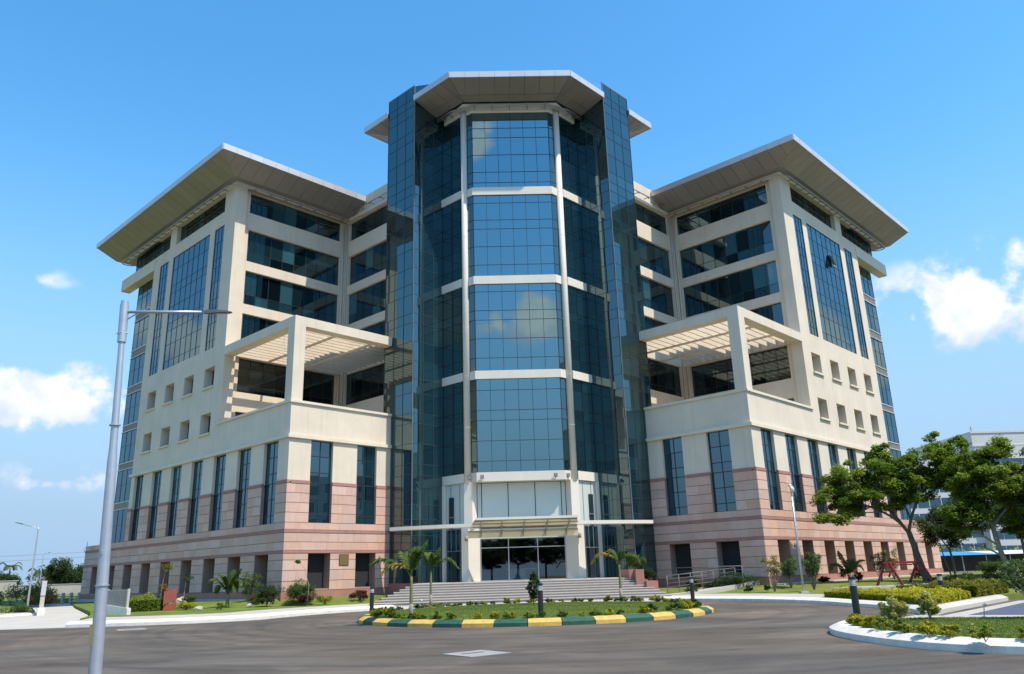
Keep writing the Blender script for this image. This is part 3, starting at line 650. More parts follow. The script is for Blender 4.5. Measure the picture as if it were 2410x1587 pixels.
# lobby inside
mb = MB()
mb.box(-3.4, 3.4, 5.4, 13.0, F0-.06, F0-.02, 0); mb.box(-3.4, 3.4, 12.9, 13.0, F0, 4.6, 1); mb.box(-3.4, 3.4, 5.4, 13.0, 4.55, 4.65, 2); mb.box(-3.42, -3.34, 5.6, 13, F0, 4.6, 1); mb.box(3.34, 3.42, 5.6, 13, F0, 4.6, 1)
part(mb, 'lobby', [surf('lobby_floor', (.3, .27, .24), .3, .05, 1), surf('lobby_wall', (.035, .025, .02), .6, .1, 1), surf('lobby_ceiling', (.5, .5, .48), .8, .03, 1)])
mb = MB(); mb.box(-1.15, 1.0, 8.6, 9.3, F0, F0+.78, 0); mb.box(.25, .95, 8.55, 8.6, F0+.02, F0+.75, 1); mb.box(-1.2, 1.05, 8.5, 9.35, F0+.78, F0+.84, 0)
part(mb, 'reception_desk', [surf('desk_white', (.75, .76, .76), .3, .02, 1), surf('desk_grey', (.3, .28, .26), .4, .1, 2)])
# canopy: long bowed blade, glass centre, brackets, lower translucent fascia
mb = MB(); n = 26; ft = []; bk = []
for i in range(n+1):
    x = -9.62+19.1*i/n; yy = 1.55+2.35*((x+.07)/9.55)**2; ft.append((x, yy)); bk.append((x, min(yy+1.05, 5.0)))
for i in range(n):
    mb.prism([ft[i], ft[i+1], bk[i+1], bk[i]], 5.10, 5.34, 0)
part(mb, 'canopy_blade', [M['white']])
mb = MB()
mb.add([(-3.3, .35, 5.52), (3.62, .35, 5.52), (3.9, 3.5, 5.02), (-3.95, 3.5, 5.02), (-3.3, .35, 5.56), (3.62, .35, 5.56), (3.9, 3.5, 5.06), (-3.95, 3.5, 5.06)], [(0, 3, 2, 1), (4, 5, 6, 7), (0, 1, 5, 4), (1, 2, 6, 5), (2, 3, 7, 6), (3, 0, 4, 7)])
part(mb, 'canopy_glass', [M['g_canopy']])
mb = MB(); mb.box(-3.34, 3.66, .30, .40, 5.44, 5.60, 0); part(mb, 'canopy_edge', [M['white']])
for x in (-3.0, -1.55, 0.0, 1.6, 3.1):
    mb = MB()
    for t in range(5):
        y0 = .4+.62*t; y1 = y0+.62; z0 = 5.42-.105*t-.0; z1 = z0-.105
        mb.add([(x-.03, y0, z0-.16), (x+.03, y0, z0-.16), (x+.03, y1, z1-.22), (x-.03, y1, z1-.22), (x-.03, y0, z0), (x+.03, y0, z0), (x+.03, y1, z1), (x-.03, y1, z1)], [(0, 3, 2, 1), (4, 5, 6, 7), (0, 1, 5, 4), (1, 2, 6, 5), (2, 3, 7, 6), (3, 0, 4, 7)])
    mb.box(x-.025, x+.025, 3.42, 3.5, 4.45, 5.0, 0)
    part(mb, 'canopy_bracket', [M['pipe']])
for y, z in ((1.3, 5.2), (2.3, 5.05)):
    mb = MB(); mb.box(-3.6, 3.75, y, y+.07, z, z+.09, 0); part(mb, 'canopy_purlin', [M['pipe']])
xs = [-3.97, -2.9, -1.55, 0, 1.6, 2.75, 3.95]
for a, b in zip(xs[:-1], xs[1:]):
    mb = MB(); mb.box(a+.01, b-.01, 3.52, 3.58, 4.4, 4.9, 0); part(mb, 'canopy_fascia_pane', [surf('canopy_fascia', (.62, .58, .42), .3, .03, 1)] if 'cf' not in M else [M['cf']])
mb = MB(); mb.box(-3.97, 3.95, 3.48, 3.52, 4.86, 4.92, 0); part(mb, 'canopy_rail', [M['pipe']])
# lobby head wall above doors
mb = MB(); mb.box(-3.3, 3.3, 5.3, 5.6, 4.4, 5.2, 0); part(mb, 'door_head', [M['white']])
# floodlights on the lowest band, small lamps by the doors
for x, y in ((-3.85, 4.45), (-2.9, 4.15), (2.55, 4.15), (3.5, 4.42), (-6.6, 6.2), (6.7, 6.3)):
    mb = MB(); mb.box(x-.13, x+.13, y-.16, y-.04, 8.68, 8.92, 0); mb.box(x-.10, x+.10, y-.17, y-.158, 8.71, 8.89, 1); mb.box(x-.02, x+.02, y-.05, y+.08, 8.62, 8.68, 0); part(mb, 'floodlight', [M['mullion_lt'], M['pipe']])
for sg in (-1, 1):
    mb = MB(); mb.tube([(sg*4.12, 4.35, 4.25), (sg*4.12, 4.35, 4.6)], .12, 12); part(mb, 'wall_lamp', [M['pipe']], smooth=True)
# bronze plaque left of the entrance
mb = MB(); mb.box(-.03, .0, 4.4, 5.2, 2.78, 3.56, 0, FL); mb.box(-.037, -.03, 4.45, 5.15, 2.83, 3.51, 1, FL); part(mb, 'wall_plaque', [surf('plaque_rim', (.18, .11, .04), .4, .1, 3, metallic=.5), surf('bronze_plaque', (.22, .14, .055), .45, .2, 40, 3, .4, 60)])
# steps
N = 8; zb = .22
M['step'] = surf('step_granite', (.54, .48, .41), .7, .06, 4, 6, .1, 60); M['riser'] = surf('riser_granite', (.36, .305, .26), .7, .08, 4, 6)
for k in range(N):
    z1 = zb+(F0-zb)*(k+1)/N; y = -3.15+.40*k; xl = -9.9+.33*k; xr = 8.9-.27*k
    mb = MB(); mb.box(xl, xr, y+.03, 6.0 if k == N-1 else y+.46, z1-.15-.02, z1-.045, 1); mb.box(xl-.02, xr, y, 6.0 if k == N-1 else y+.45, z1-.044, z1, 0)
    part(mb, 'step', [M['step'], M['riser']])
# stepped planter wall right of the steps
for x0, x1, y0, y1, z1 in ((6.75, 7.05, -.6, 4.0, 1.95), (7.07, 7.6, -1.3, 3.0, 1.93), (7.62, 8.35, -1.9, 2.0, 1.2)):
    mb = MB(); mb.box(x0, x1, y0, y1, .2, z1, 0); part(mb, 'planter_wall', [M['plinth']])

# ---- hand out panes and cladding panels: the 300 largest singly, the rest joined
def hand_out(lst, name, joinname, mk, limit=300):
    lst.sort(key=lambda t: -t[0]); cache = {}; mbs = {}
    for i, (ar, ctr, inn, w, h, mat, par, th) in enumerate(lst):
        y = inn.normalized(); zv = Vector((0, 0, 1)); x = y.cross(zv)
        if name == 'pane':
            a, b = random.gauss(0, R(.075)), random.gauss(0, R(.075))
            y = (y+zv*math.tan(a)+x*math.tan(b)).normalized(); x = y.cross(zv).normalized(); zv = x.cross(y)
        if i < limit:
            key = (w, h, mat, th)
            if key not in cache:
                m = MB(); m.box(-w/2, w/2, 0, th, -h/2, h/2); cache[key] = m.mesh(name, mk(mat, False))
            o = link(name, cache[key], par)
            o.matrix_local = Matrix(((x.x, y.x, zv.x, ctr.x), (x.y, y.y, zv.y, ctr.y), (x.z, y.z, zv.z, ctr.z), (0, 0, 0, 1)))
        else:
            k = mk(mat, True).name; d = mbs.setdefault(k, ([], [], [], mk(mat, True)))
            c = [(-w/2, 0, -h/2), (w/2, 0, -h/2), (w/2, th, -h/2), (-w/2, th, -h/2), (-w/2, 0, h/2), (w/2, 0, h/2), (w/2, th, h/2), (-w/2, th, h/2)]
            n0 = len(d[0]); d[0].extend([tuple(ctr+x*p[0]+y*p[1]+zv*p[2]) for p in c])
            d[1].extend([tuple(n0+q for q in f) for f in ((0, 3, 2, 1), (4, 5, 6, 7), (0, 1, 5, 4), (1, 2, 6, 5), (2, 3, 7, 6), (3, 0, 4, 7))]); d[2].append(random.random())
    if mbs:
        V, F_, T, mi, mats = [], [], [], [], []
        for k, (v, f, t, mm) in mbs.items():
            n0 = len(V); V += v; F_ += [tuple(n0+q for q in ff) for ff in f]; T += [x for x in t for _ in range(6)]; mi += [len(mats)]*len(f); mats.append(mm)
        me = bpy.data.meshes.new(joinname); me.from_pydata(V, [], F_)
        for mm in mats: me.materials.append(mm)
        me.polygons.foreach_set('material_index', mi)
        at = me.attributes.new('tint', 'FLOAT', 'FACE'); at.data.foreach_set('value', T)
        o = link(joinname, me, B, True); o['kind'] = 'stuff'
hand_out(PANES, 'pane', 'small_panes', lambda m, j: M[m])
hand_out(STONES, 'stone_panel', 'small_stone_panels', lambda m, j: M['stone_join'] if j else M['stone'])
# ================================================================== ground, roads, kerbs
from mathutils.geometry import tessellate_polygon
def asphalt():
    m, n, l, b, out = newmat('asphalt')
    geo = nd(n, 'ShaderNodeNewGeometry'); pos = geo.outputs['Position']
    mp = nd(n, 'ShaderNodeMapping'); mp.inputs['Scale'].default_value = (.22, .40, 1); mp.inputs['Rotation'].default_value = (0, 0, R(14)); l.new(pos, mp.inputs[0])
    t1 = nd(n, 'ShaderNodeTexNoise'); t1.inputs['Scale'].default_value = .9; t1.inputs['Detail'].default_value = 8; t1.inputs['Roughness'].default_value = .62; t1.inputs['Distortion'].default_value = .6; l.new(mp.outputs[0], t1.inputs['Vector'])
    t2 = nd(n, 'ShaderNodeTexNoise'); t2.inputs['Scale'].default_value = .13; t2.inputs['Detail'].default_value = 4; l.new(pos, t2.inputs['Vector'])
    t3 = nd(n, 'ShaderNodeTexNoise'); t3.inputs['Scale'].default_value = 95; t3.inputs['Detail'].default_value = 3; l.new(pos, t3.inputs['Vector'])
    r1 = nd(n, 'ShaderNodeValToRGB'); l.new(t1.outputs[0], r1.inputs[0]); e = r1.color_ramp.elements
    e[0].position = .30; e[0].color = (.074, .063, .051, 1); e[1].position = .72; e[1].color = (.178, .153, .123, 1); x = e.new(.5); x.color = (.108, .093, .075, 1)
    r2 = nd(n, 'ShaderNodeMix', data_type='RGBA', blend_type='MULTIPLY'); l.new(r1.outputs[0], r2.inputs[6]); r2.inputs[0].default_value = .6
    r3 = nd(n, 'ShaderNodeValToRGB'); l.new(t2.outputs[0], r3.inputs[0]); r3.color_ramp.elements[0].color = (.82, .84, .86, 1); r3.color_ramp.elements[0].position = .35; r3.color_ramp.elements[1].color = (1.26, 1.10, .96, 1); r3.color_ramp.elements[1].position = .65
    l.new(r3.outputs[0], r2.inputs[7])
    r4 = nd(n, 'ShaderNodeMix', data_type='RGBA', blend_type='OVERLAY'); r4.inputs[0].default_value = .6; l.new(r2.outputs[2], r4.inputs[6]); l.new(t3.outputs[0], r4.inputs[7])
    # tyre sweep marks round the island
    sp = nd(n, 'ShaderNodeSeparateXYZ'); l.new(pos, sp.inputs[0])
    def mth(op, a, b2):
        q = nd(n, 'ShaderNodeMath', operation=op)
        for i, v in enumerate((a, b2)):
            if isinstance(v, (int, float)): q.inputs[i].default_value = v
            else: l.new(v, q.inputs[i])
        return q.outputs[0]
    dx = mth('ADD', sp.outputs[0], .2); dy = mth('ADD', sp.outputs[1], 15.3)
    rr = mth('SQRT', mth('ADD', mth('MULTIPLY', dx, dx), mth('MULTIPLY', dy, dy)), 0)
    an = mth('ARCTAN2', dy, dx)
    cv = nd(n, 'ShaderNodeCombineXYZ'); l.new(mth('MULTIPLY', rr, 1.5), cv.inputs[0]); l.new(mth('MULTIPLY', an, .8), cv.inputs[1])
    t4 = nd(n, 'ShaderNodeTexNoise'); t4.inputs['Scale'].default_value = 1.0; t4.inputs['Detail'].default_value = 6; l.new(cv.outputs[0], t4.inputs['Vector'])
    r5 = nd(n, 'ShaderNodeValToRGB'); l.new(t4.outputs[0], r5.inputs[0]); r5.color_ramp.elements[0].position = .34; r5.color_ramp.elements[0].color = (.62, .62, .63, 1); r5.color_ramp.elements[1].position = .56; r5.color_ramp.elements[1].color = (1.08, 1.06, 1.03, 1)
    r6 = nd(n, 'ShaderNodeMix', data_type='RGBA', blend_type='MULTIPLY'); r6.inputs[0].default_value = .55; l.new(r4.outputs[2], r6.inputs[6]); l.new(r5.outputs[0], r6.inputs[7])
    # hairline cracks and oil spots
    wv = nd(n, 'ShaderNodeTexNoise'); wv.inputs['Scale'].default_value = .8; wv.inputs['Detail'].default_value = 4; l.new(pos, wv.inputs['Vector'])
    ad = nd(n, 'ShaderNodeVectorMath', operation='MULTIPLY_ADD'); l.new(wv.outputs['Color'], ad.inputs[0]); ad.inputs[1].default_value = (1.6, 1.6, 0); l.new(pos, ad.inputs[2])
    vo = nd(n, 'ShaderNodeTexVoronoi', feature='DISTANCE_TO_EDGE'); vo.inputs['Scale'].default_value = .17; l.new(ad.outputs[0], vo.inputs['Vector'])
    ck = nd(n, 'ShaderNodeMapRange'); l.new(vo.outputs['Distance'], ck.inputs[0]); ck.inputs['From Max'].default_value = .006; ck.inputs['To Min'].default_value = .88; ck.inputs['To Max'].default_value = 1
    v2 = nd(n, 'ShaderNodeTexVoronoi'); v2.inputs['Scale'].default_value = .55; l.new(pos, v2.inputs['Vector'])
    oil = nd(n, 'ShaderNodeMapRange', interpolation_type='SMOOTHSTEP'); l.new(v2.outputs['Distance'], oil.inputs[0]); oil.inputs['From Min'].default_value = .03; oil.inputs['From Max'].default_value = .2; oil.inputs['To Min'].default_value = .72; oil.inputs['To Max'].default_value = 1
    cm = nd(n, 'ShaderNodeMath', operation='MULTIPLY'); l.new(ck.outputs[0], cm.inputs[0]); l.new(oil.outputs[0], cm.inputs[1])
    r7 = nd(n, 'ShaderNodeVectorMath', operation='SCALE'); l.new(r6.outputs[2], r7.inputs[0]); l.new(cm.outputs[0], r7.inputs['Scale'])
    l.new(r7.outputs[0], b.inputs['Base Color']); b.inputs['Roughness'].default_value = .85; b.inputs['Specular IOR Level'].default_value = .3
    bp = nd(n, 'ShaderNodeBump'); bp.inputs['Strength'].default_value = .5; bp.inputs['Distance'].default_value = .012; l.new(t3.outputs[0], bp.inputs['Height']); l.new(bp.outputs[0], b.inputs['Normal'])
    return m
def lawn_mat(name, c1, c2, c3):
    m, n, l, b, out = newmat(name); geo = nd(n, 'ShaderNodeNewGeometry'); pos = geo.outputs['Position']
    t1 = nd(n, 'ShaderNodeTexNoise'); t1.inputs['Scale'].default_value = .55; t1.inputs['Detail'].default_value = 8; t1.inputs['Roughness'].default_value = .7; l.new(pos, t1.inputs['Vector'])
    t2 = nd(n, 'ShaderNodeTexNoise'); t2.inputs['Scale'].default_value = 26; t2.inputs['Detail'].default_value = 5; l.new(pos, t2.inputs['Vector'])
    r = nd(n, 'ShaderNodeValToRGB'); l.new(t1.outputs[0], r.inputs[0]); e = r.color_ramp.elements; e[0].position = .32; e[0].color = (*c1, 1); e[1].position = .7; e[1].color = (*c3, 1); x = e.new(.5); x.color = (*c2, 1)
    mx = nd(n, 'ShaderNodeMix', data_type='RGBA', blend_type='OVERLAY'); mx.inputs[0].default_value = .55; l.new(r.outputs[0], mx.inputs[6]); l.new(t2.outputs[0], mx.inputs[7])
    l.new(mx.outputs[2], b.inputs['Base Color']); b.inputs['Roughness'].default_value = .95; b.inputs['Specular IOR Level'].default_value = .15
    bp = nd(n, 'ShaderNodeBump'); bp.inputs['Strength'].default_value = .9; bp.inputs['Distance'].default_value = .05; l.new(t2.outputs[0], bp.inputs['Height']); l.new(bp.outputs[0], b.inputs['Normal'])
    return m
M['asphalt'] = asphalt()
M['lawn'] = lawn_mat('lawn', (.10, .145, .026), (.145, .19, .034), (.20, .235, .052))
M['lawn2'] = lawn_mat('rough_lawn', (.11, .14, .028), (.17, .195, .040), (.24, .235, .075))
M['earth'] = lawn_mat('dry_ground', (.10, .11, .045), (.17, .15, .075), (.24, .19, .11))
M['kerbw'] = surf('white_kerb_paint', (.77, .715, .62), .7, .10, 3.2, 8, .1, 40, streak=.0)
M['pave'] = surf('concrete_paving', (.48, .435, .36), .9, .07, .9, 7, .15, 50)
M['conc'] = surf('concrete', (.52, .475, .40), .9, .07, .6, 7, .15, 40)
M['blue'] = surf('blue_pavers', (.095, .11, .155), .75, .16, 1.4, 6, .2, 30)
M['green_kerb'] = surf('green_kerb_paint', (.022, .105, .062), .65, .22, 5, 8, .1, 30)
M['yellow_kerb'] = surf('yellow_kerb_paint', (.72, .44, .10), .65, .15, 5, 8, .1, 30)
def sheet(name, poly, z, mat, kind='structure', thick=None):
    """flat or draped sheet; z constant or list per vertex"""
    zs = z if isinstance(z, (list, tuple)) else [z]*len(poly)
    v = [Vector((p[0], p[1], 0)) for p in poly]; tri = tessellate_polygon([v]); mb = MB()
    mb.v = [(p[0], p[1], zz) for p, zz in zip(poly, zs)]
    for t in tri:
        a, b, c = (mb.v[i] for i in t)
        if (b[0]-a[0])*(c[1]-a[1])-(b[1]-a[1])*(c[0]-a[0]) < 0: t = (t[0], t[2], t[1])
        mb.f.append(tuple(t)); mb.m.append(0)
    n = len(poly); k = len(mb.v); mb.v += [(p[0], p[1], -.08) for p in poly]        # closed edge down into the ground
    ar = sum(poly[i][0]*poly[(i+1) % n][1]-poly[(i+1) % n][0]*poly[i][1] for i in range(n))
    for i in range(n):
        j = (i+1) % n; f = (i, k+i, k+j, j); mb.f.append(f if ar > 0 else tuple(reversed(f))); mb.m.append(0)
    o = mb.build(name, [mat]); o['kind'] = kind; return o
def offset(pts, d):
    """offset polyline to its left by d"""
    out = []
    for i, p in enumerate(pts):
        a = Vector(pts[max(i-1, 0)]); b = Vector(pts[min(i+1, len(pts)-1)]); t = (b-a).normalized(); out.append((p[0]-t.y*d, p[1]+t.x*d))
    return out
PROF = [(0, -.05), (0, .15), (.03, .165), (.24, .255), (.28, .264), (.42, .268), (.5, .268), (.5, -.05)]
def kerb_strip(pts, mats, name, parent=None, prof=PROF, cap=True):
    mb = MB(); n = len(prof); cols = [offset(pts, o) for o, _ in prof]
    for i in range(len(pts)):
        for j in range(n): mb.v.append((cols[j][i][0], cols[j][i][1], prof[j][1]))
    for i in range(len(pts)-1):
        for j in range(n-1):
            mb.f.append((i*n+j, (i+1)*n+j, (i+1)*n+j+1, i*n+j+1)); mb.m.append(0)
    if cap:
        mb.f.append(tuple(reversed(range(n)))); mb.m.append(0); k = (len(pts)-1)*n; mb.f.append(tuple(range(k, k+n))); mb.m.append(0)
    return mb.build(name, mats, parent)
CX, CY = -.2, -15.3
def arc(r, a0, a1, n, r1=None): return [(CX+(r+((r1 or r)-r)*i/n)*math.cos(R(a0+(a1-a0)*i/n)), CY+(r+((r1 or r)-r)*i/n)*math.sin(R(a0+(a1-a0)*i/n))) for i in range(n+1)]
sheet('ground', [(-900, -300), (900, -300), (900, 2500), (-900, 2500)], -.06, M['earth'])
sheet('road', [(-120, -95), (80, -95), (80, 12), (-120, 12)], 0.0, M['asphalt'])

# left pavement and lawn (kerb runs from the ramp towards the steps, lawn on its left)
def smooth(pts, it=2):
    for _ in range(it):
        q = [pts[0]]
        for a, b in zip(pts[:-1], pts[1:]): q += [(a[0]*.75+b[0]*.25, a[1]*.75+b[1]*.25), (a[0]*.25+b[0]*.75, a[1]*.25+b[1]*.75)]
        pts = q+[pts[-1]]
    return pts
KL = smooth([(-23.0, -13.45), (-20.5, -13.5), (-18.0, -13.4), (-15.8, -12.5)]+arc(14.5, 164, 121, 12))
def jointed(pts, o_in):
    return tag(kerb_strip(pts, [M['kerbw']], 'kerb'), kind='structure')
jointed(KL, .5)
PL_in, PL_out = offset(KL, .5), offset(KL, 2.6)
sheet('pavement', PL_in+PL_out[::-1], [.255]*len(PL_in)+[.34]*len(PL_out), M['pave'])
A_ = Frame.A
lawnL = PL_out+[(-9.9, -.2), (-9.85, 6.5), (-16.1, .1), (-29, 12.95), (-42.3, 26.3), (-43, 26), (-36.5, 14), (-28.2, -.5), (-25.2, -6.5), (-23.6, -10.9)]
zz = [.33]*len(PL_out)+[.45, .75, .68, .66, .55, .5, .42, .36, .33, .31]
sheet('lawn', lawnL, zz, M['lawn'])
# white gravel strip at the foot of the left wing
sheet('gravel_strip', [FL.w(.3, -.06, 0)[:2], FL.w(36, -.06, 0)[:2], FL.w(36, -.7, 0)[:2], FL.w(.3, -.7, 0)[:2]], .73, M['conc'])
# basement ramp apron
sheet('ramp', [(-23.0, -13.3), (-23.7, -10.9), (-25.3, -6.5), (-28.3, -.5), (-36.6, 14), (-42, 26), (-48, 28), (-37.5, 10), (-33.0, 2.2), (-34.0, -3), (-36, -9), (-40, -12.5), (-40, -14)], [.012, .05, .08, .14, .26, .36, .36, .24, .12, .06, .03, .015, .012], M['conc'])
# far-left lawn with its kerb
KL2 = smooth([(-95, -9.5), (-60, -8.5), (-44, -8), (-38, -6.5), (-35.2, -2.5), (-34.0, 1.0), (-33.2, 3.4)])
jointed(KL2, .5)
i2, o2 = offset(KL2, .5), offset(KL2, 2.2)
sheet('pavement', i2+o2[::-1], [.255]*len(i2)+[.3]*len(o2), M['pave'])
sheet('lawn', o2+[(-38, 10.5), (-48.3, 28.2), (-58, 66), (-95, 66)], [.29]*len(o2)+[.3, .45, .95, .95], M['lawn2'])
# right pavement, lawn
KR = arc(14.5, 59, -2, 16)+arc(14.55, -5, -29, 8, 16.2)
KR = smooth(KR[:]+[(13.55, -24.3)], 1)
KRr = KR[::-1]
# kerb must have the lawn on its left: run from the road end back to the steps reversed
o = tag(kerb_strip(KR, [M['kerbw']], 'kerb'), kind='structure')
PR_in, PR_out = offset(KR, .5), offset(KR, 2.5)
sheet('pavement', PR_in[:30]+PR_out[:30][::-1], [.255]*30+[.34]*30, M['pave'])
KD = [(22.3, -15.6), (19.5, -18.55), (16.5, -21.7), (14.9, -23.4), (14.0, -24.5)]
lawnR = PR_in[29:]+offset(KD[::-1], .47)+[(26, -13.5), (60, -13.5), (60, 40), (42.5, 26.5), (29, 12.9), (16.2, .1), (14.2, 2.0), (10.4, 5.9), (8.9, 5.5), (8.95, -.6)]+PR_out[:30]
zz = [.26]*len(PR_in[29:])+[.26]*5+[.28, .3, .7, .66, .68, .70, .66, .66, .6, .36]+[.34]*30
sheet('lawn', lawnR, zz, M['lawn2'])
sheet('gravel_strip', [FR.w(.3, -.06, 0)[:2], FR.w(36, -.06, 0)[:2], FR.w(36, -.9, 0)[:2], FR.w(.3, -.9, 0)[:2]], .75, M['conc'])
sheet('path', [(17.5, -6.6), (18.6, -6.9), (22.6, -5.9), (27, -3.0), (26.5, -1.9), (22, -4.6), (18.8, -5.4)], .56, M['pave'])
# paved drop-off in front of the steps
sheet('paved_strip', [(-8.6, -3.2), (8.4, -3.2), (8.1, -4.2), (5.5, -2.9-1.3), (0, -4.4), (-5.5, -4.2), (-8.2, -4.2)], [.2, .2, .05, .03, .03, .03, .05], M['pave'])
# side driveway on the right: concrete then blue pavers, kerb along the planting bed
sheet('driveway', [(9.3, -27.9), (13.4, -24.2), (14.0, -24.9), (22.4, -16.2), (60, -17), (60, -31), (14, -30.5), (10.5, -28.6)], .012, M['pave'])
sheet('blue_paving', [(14.9, -25.0), (21.9, -17.6), (60, -17.4), (60, -29.2), (17.2, -26.4)], .02, M['blue'])
KD = [(22.3, -15.6), (19.5, -18.55), (16.5, -21.7), (14.9, -23.4), (14.0, -24.5)]
tag(kerb_strip(KD[::-1], [M['conc']], 'kerb'), kind='structure')
# right island
KI = smooth([(46, -41.5), (30, -40.7), (18, -39.6), (11.5, -38.4), (8.7, -37.4), (7.5, -35.6), (7.2, -33.2), (7.35, -31.2), (8.0, -29.6), (9.3, -28.4), (11, -28.9), (14, -30.4), (20, -30.9), (46, -31)], 2)
tag(kerb_strip(KI[::-1], [M['kerbw']], 'kerb'), kind='structure')
sheet('lawn', offset(KI[::-1], .49), .262, M['lawn'])
# roundabout island: painted kerb blocks, lawn disc, round a shallow mound
isl = MB(); rings = [(7.72, .262), (6.6, .30), (4.5, .35), (2.0, .38)]; nn = 64
for r_, z_ in rings:
    for i in range(nn): isl.v.append((CX+r_*math.cos(2*math.pi*i/nn), CY+r_*math.sin(2*math.pi*i/nn), z_))
isl.v.append((CX, CY, .385))
for k in range(3):
    for i in range(nn): isl.f.append((k*nn+i, k*nn+(i+1) % nn, (k+1)*nn+(i+1) % nn, (k+1)*nn+i)); isl.m.append(0)
for i in range(nn): isl.f.append((3*nn+i, 3*nn+(i+1) % nn, 4*nn)); isl.m.append(0)
ISL = isl.build('traffic_island', [M['lawn']]); ISL['kind'] = 'structure'
NB = 40
for k in range(NB):
    a0 = 360*k/NB-94.5+.12; a1 = a0+360/NB-.24
    kerb_strip(arc(8.2, a0, a1, 3), [M['yellow_kerb'] if k % 2 == 0 else M['green_kerb']], 'kerb_block', ISL, [(0, -.03), (0, .14), (.2, .25), (.25, .262), (.48, .262), (.48, 0)])
# white-painted drain covers in the road, slab in the island lawn
M['coverw'] = surf('cover_paint', (.36, .34, .31), .8, .12, 3, 6); M['coverd'] = surf('cover_iron', (.12, .115, .11), .7, .2, 5, 5)
def cover(loc, rz, s, lab):
    o = empty('drain_cover', loc, R(rz), lab, 'drain cover')
    mb = MB(); w = s*.2
    mb.box(-s/2, s/2, -s/2, -s/2+w, 0, .012); mb.box(-s/2, s/2, s/2-w, s/2, 0, .012); mb.box(-s/2, -s/2+w, -s/2+w, s/2-w, 0, .012); mb.box(s/2-w, s/2, -s/2+w, s/2-w, 0, .012); mb.build('rim', [M['coverw']], o)
    mb = MB(); mb.box(-s/2+w, s/2-w, -s/2+w, s/2-w, 0, .008); mb.build('lid', [M['coverw']], o)
    mb = MB(); mb.box(-s*.26, s*.26, s*.08, s*.17, .008, .014); mb.build('grip_slot', [M['coverd']], o)
cover((-2.5, -33.35, .004), 38, 1.25, 'white painted square drain cover in the road nearest the camera')
cover((-18.3, -16.9, .004), 30, 1.15, 'white painted drain cover by the left kerb behind the lamp post')
cover((-20.6, -25.6, .004), 20, 1.2, 'pale drain cover at the left edge of the road')
mb = MB(); mb.box(-1.0, 1.0, -.35, .35, 0, .06); o = mb.build('concrete_slab', [M['conc']]); o.location = (-1.35, -18.25, .30); o.rotation_euler = (0, 0, R(14)); tag(o, 'flat white concrete slab set in the round island lawn', 'slab')

# ================================================================== foliage kit
def leafmat(name, c1, c2, c3=None, trans=.35):
    m, n, l, b, out = newmat(name)
    at = nd(n, 'ShaderNodeAttribute', attribute_name='tint'); r = nd(n, 'ShaderNodeValToRGB'); l.new(at.outputs['Fac'], r.inputs[0])
    e = r.color_ramp.elements; e[0].color = (*c1, 1); e[1].color = (*(c3 or c2), 1)
    if c3: x = e.new(.6); x.color = (*c2, 1)
    l.new(r.outputs[0], b.inputs['Base Color']); b.inputs['Roughness'].default_value = .6; b.inputs['Specular IOR Level'].default_value = .25
    t = nd(n, 'ShaderNodeBsdfTranslucent'); hs = nd(n, 'ShaderNodeHueSaturation'); hs.inputs['Value'].default_value = 1.25; l.new(r.outputs[0], hs.inputs['Color']); l.new(hs.outputs[0], t.inputs[0])
    ms = nd(n, 'ShaderNodeMixShader'); ms.inputs[0].default_value = trans; l.new(b.outputs[0], ms.inputs[1]); l.new(t.outputs[0], ms.inputs[2]); l.new(ms.outputs[0], out.inputs[0])
    return m
M['leaf_tree'] = leafmat('tree_leaves', (.065, .115, .012), (.145, .22, .022), (.29, .37, .05), .5)
M['leaf_dark'] = leafmat('dark_leaves', (.022, .045, .014), (.045, .082, .020), (.08, .125, .03))
M['leaf_mid'] = leafmat('mid_leaves', (.045, .085, .018), (.085, .14, .028), (.15, .20, .045))
M['leaf_lite'] = leafmat('light_leaves', (.12, .18, .02), (.23, .28, .03), (.36, .37, .05))
M['leaf_yellow'] = leafmat('yellow_leaves', (.20, .22, .014), (.38, .36, .018), (.56, .48, .03))
M['leaf_olive'] = leafmat('olive_leaves', (.10, .12, .014), (.18, .18, .018), (.28, .25, .025))
M['leaf_vari'] = leafmat('variegated_leaves', (.20, .23, .04), (.46, .43, .12), (.66, .60, .28))
M['leaf_red'] = leafmat('dark_red_leaves', (.045, .012, .012), (.075, .022, .018), (.10, .04, .02))
M['leaf_orange'] = leafmat('orange_flowers', (.07, .10, .02), (.30, .13, .03), (.50, .20, .06))
M['leaf_palm'] = leafmat('palm_leaflets', (.035, .085, .018), (.075, .13, .022), (.17, .18, .03), .3)
M['leaf_palmy'] = leafmat('dry_palm_leaflets', (.13, .12, .025), (.26, .19, .035), (.36, .24, .05), .3)
M['grass'] = leafmat('grass_blades', (.105, .155, .026), (.16, .21, .036), (.23, .265, .06), .3)
M['bark'] = surf('bark', (.15, .125, .10), .95, .18, 5, 7, .5, 18)
M['bark_pale'] = surf('pale_bark', (.34, .30, .24), .95, .15, 4, 7, .4, 20)
M['stem_green'] = surf('green_palm_stem', (.19, .19, .075), .8, .12, 4, 5)
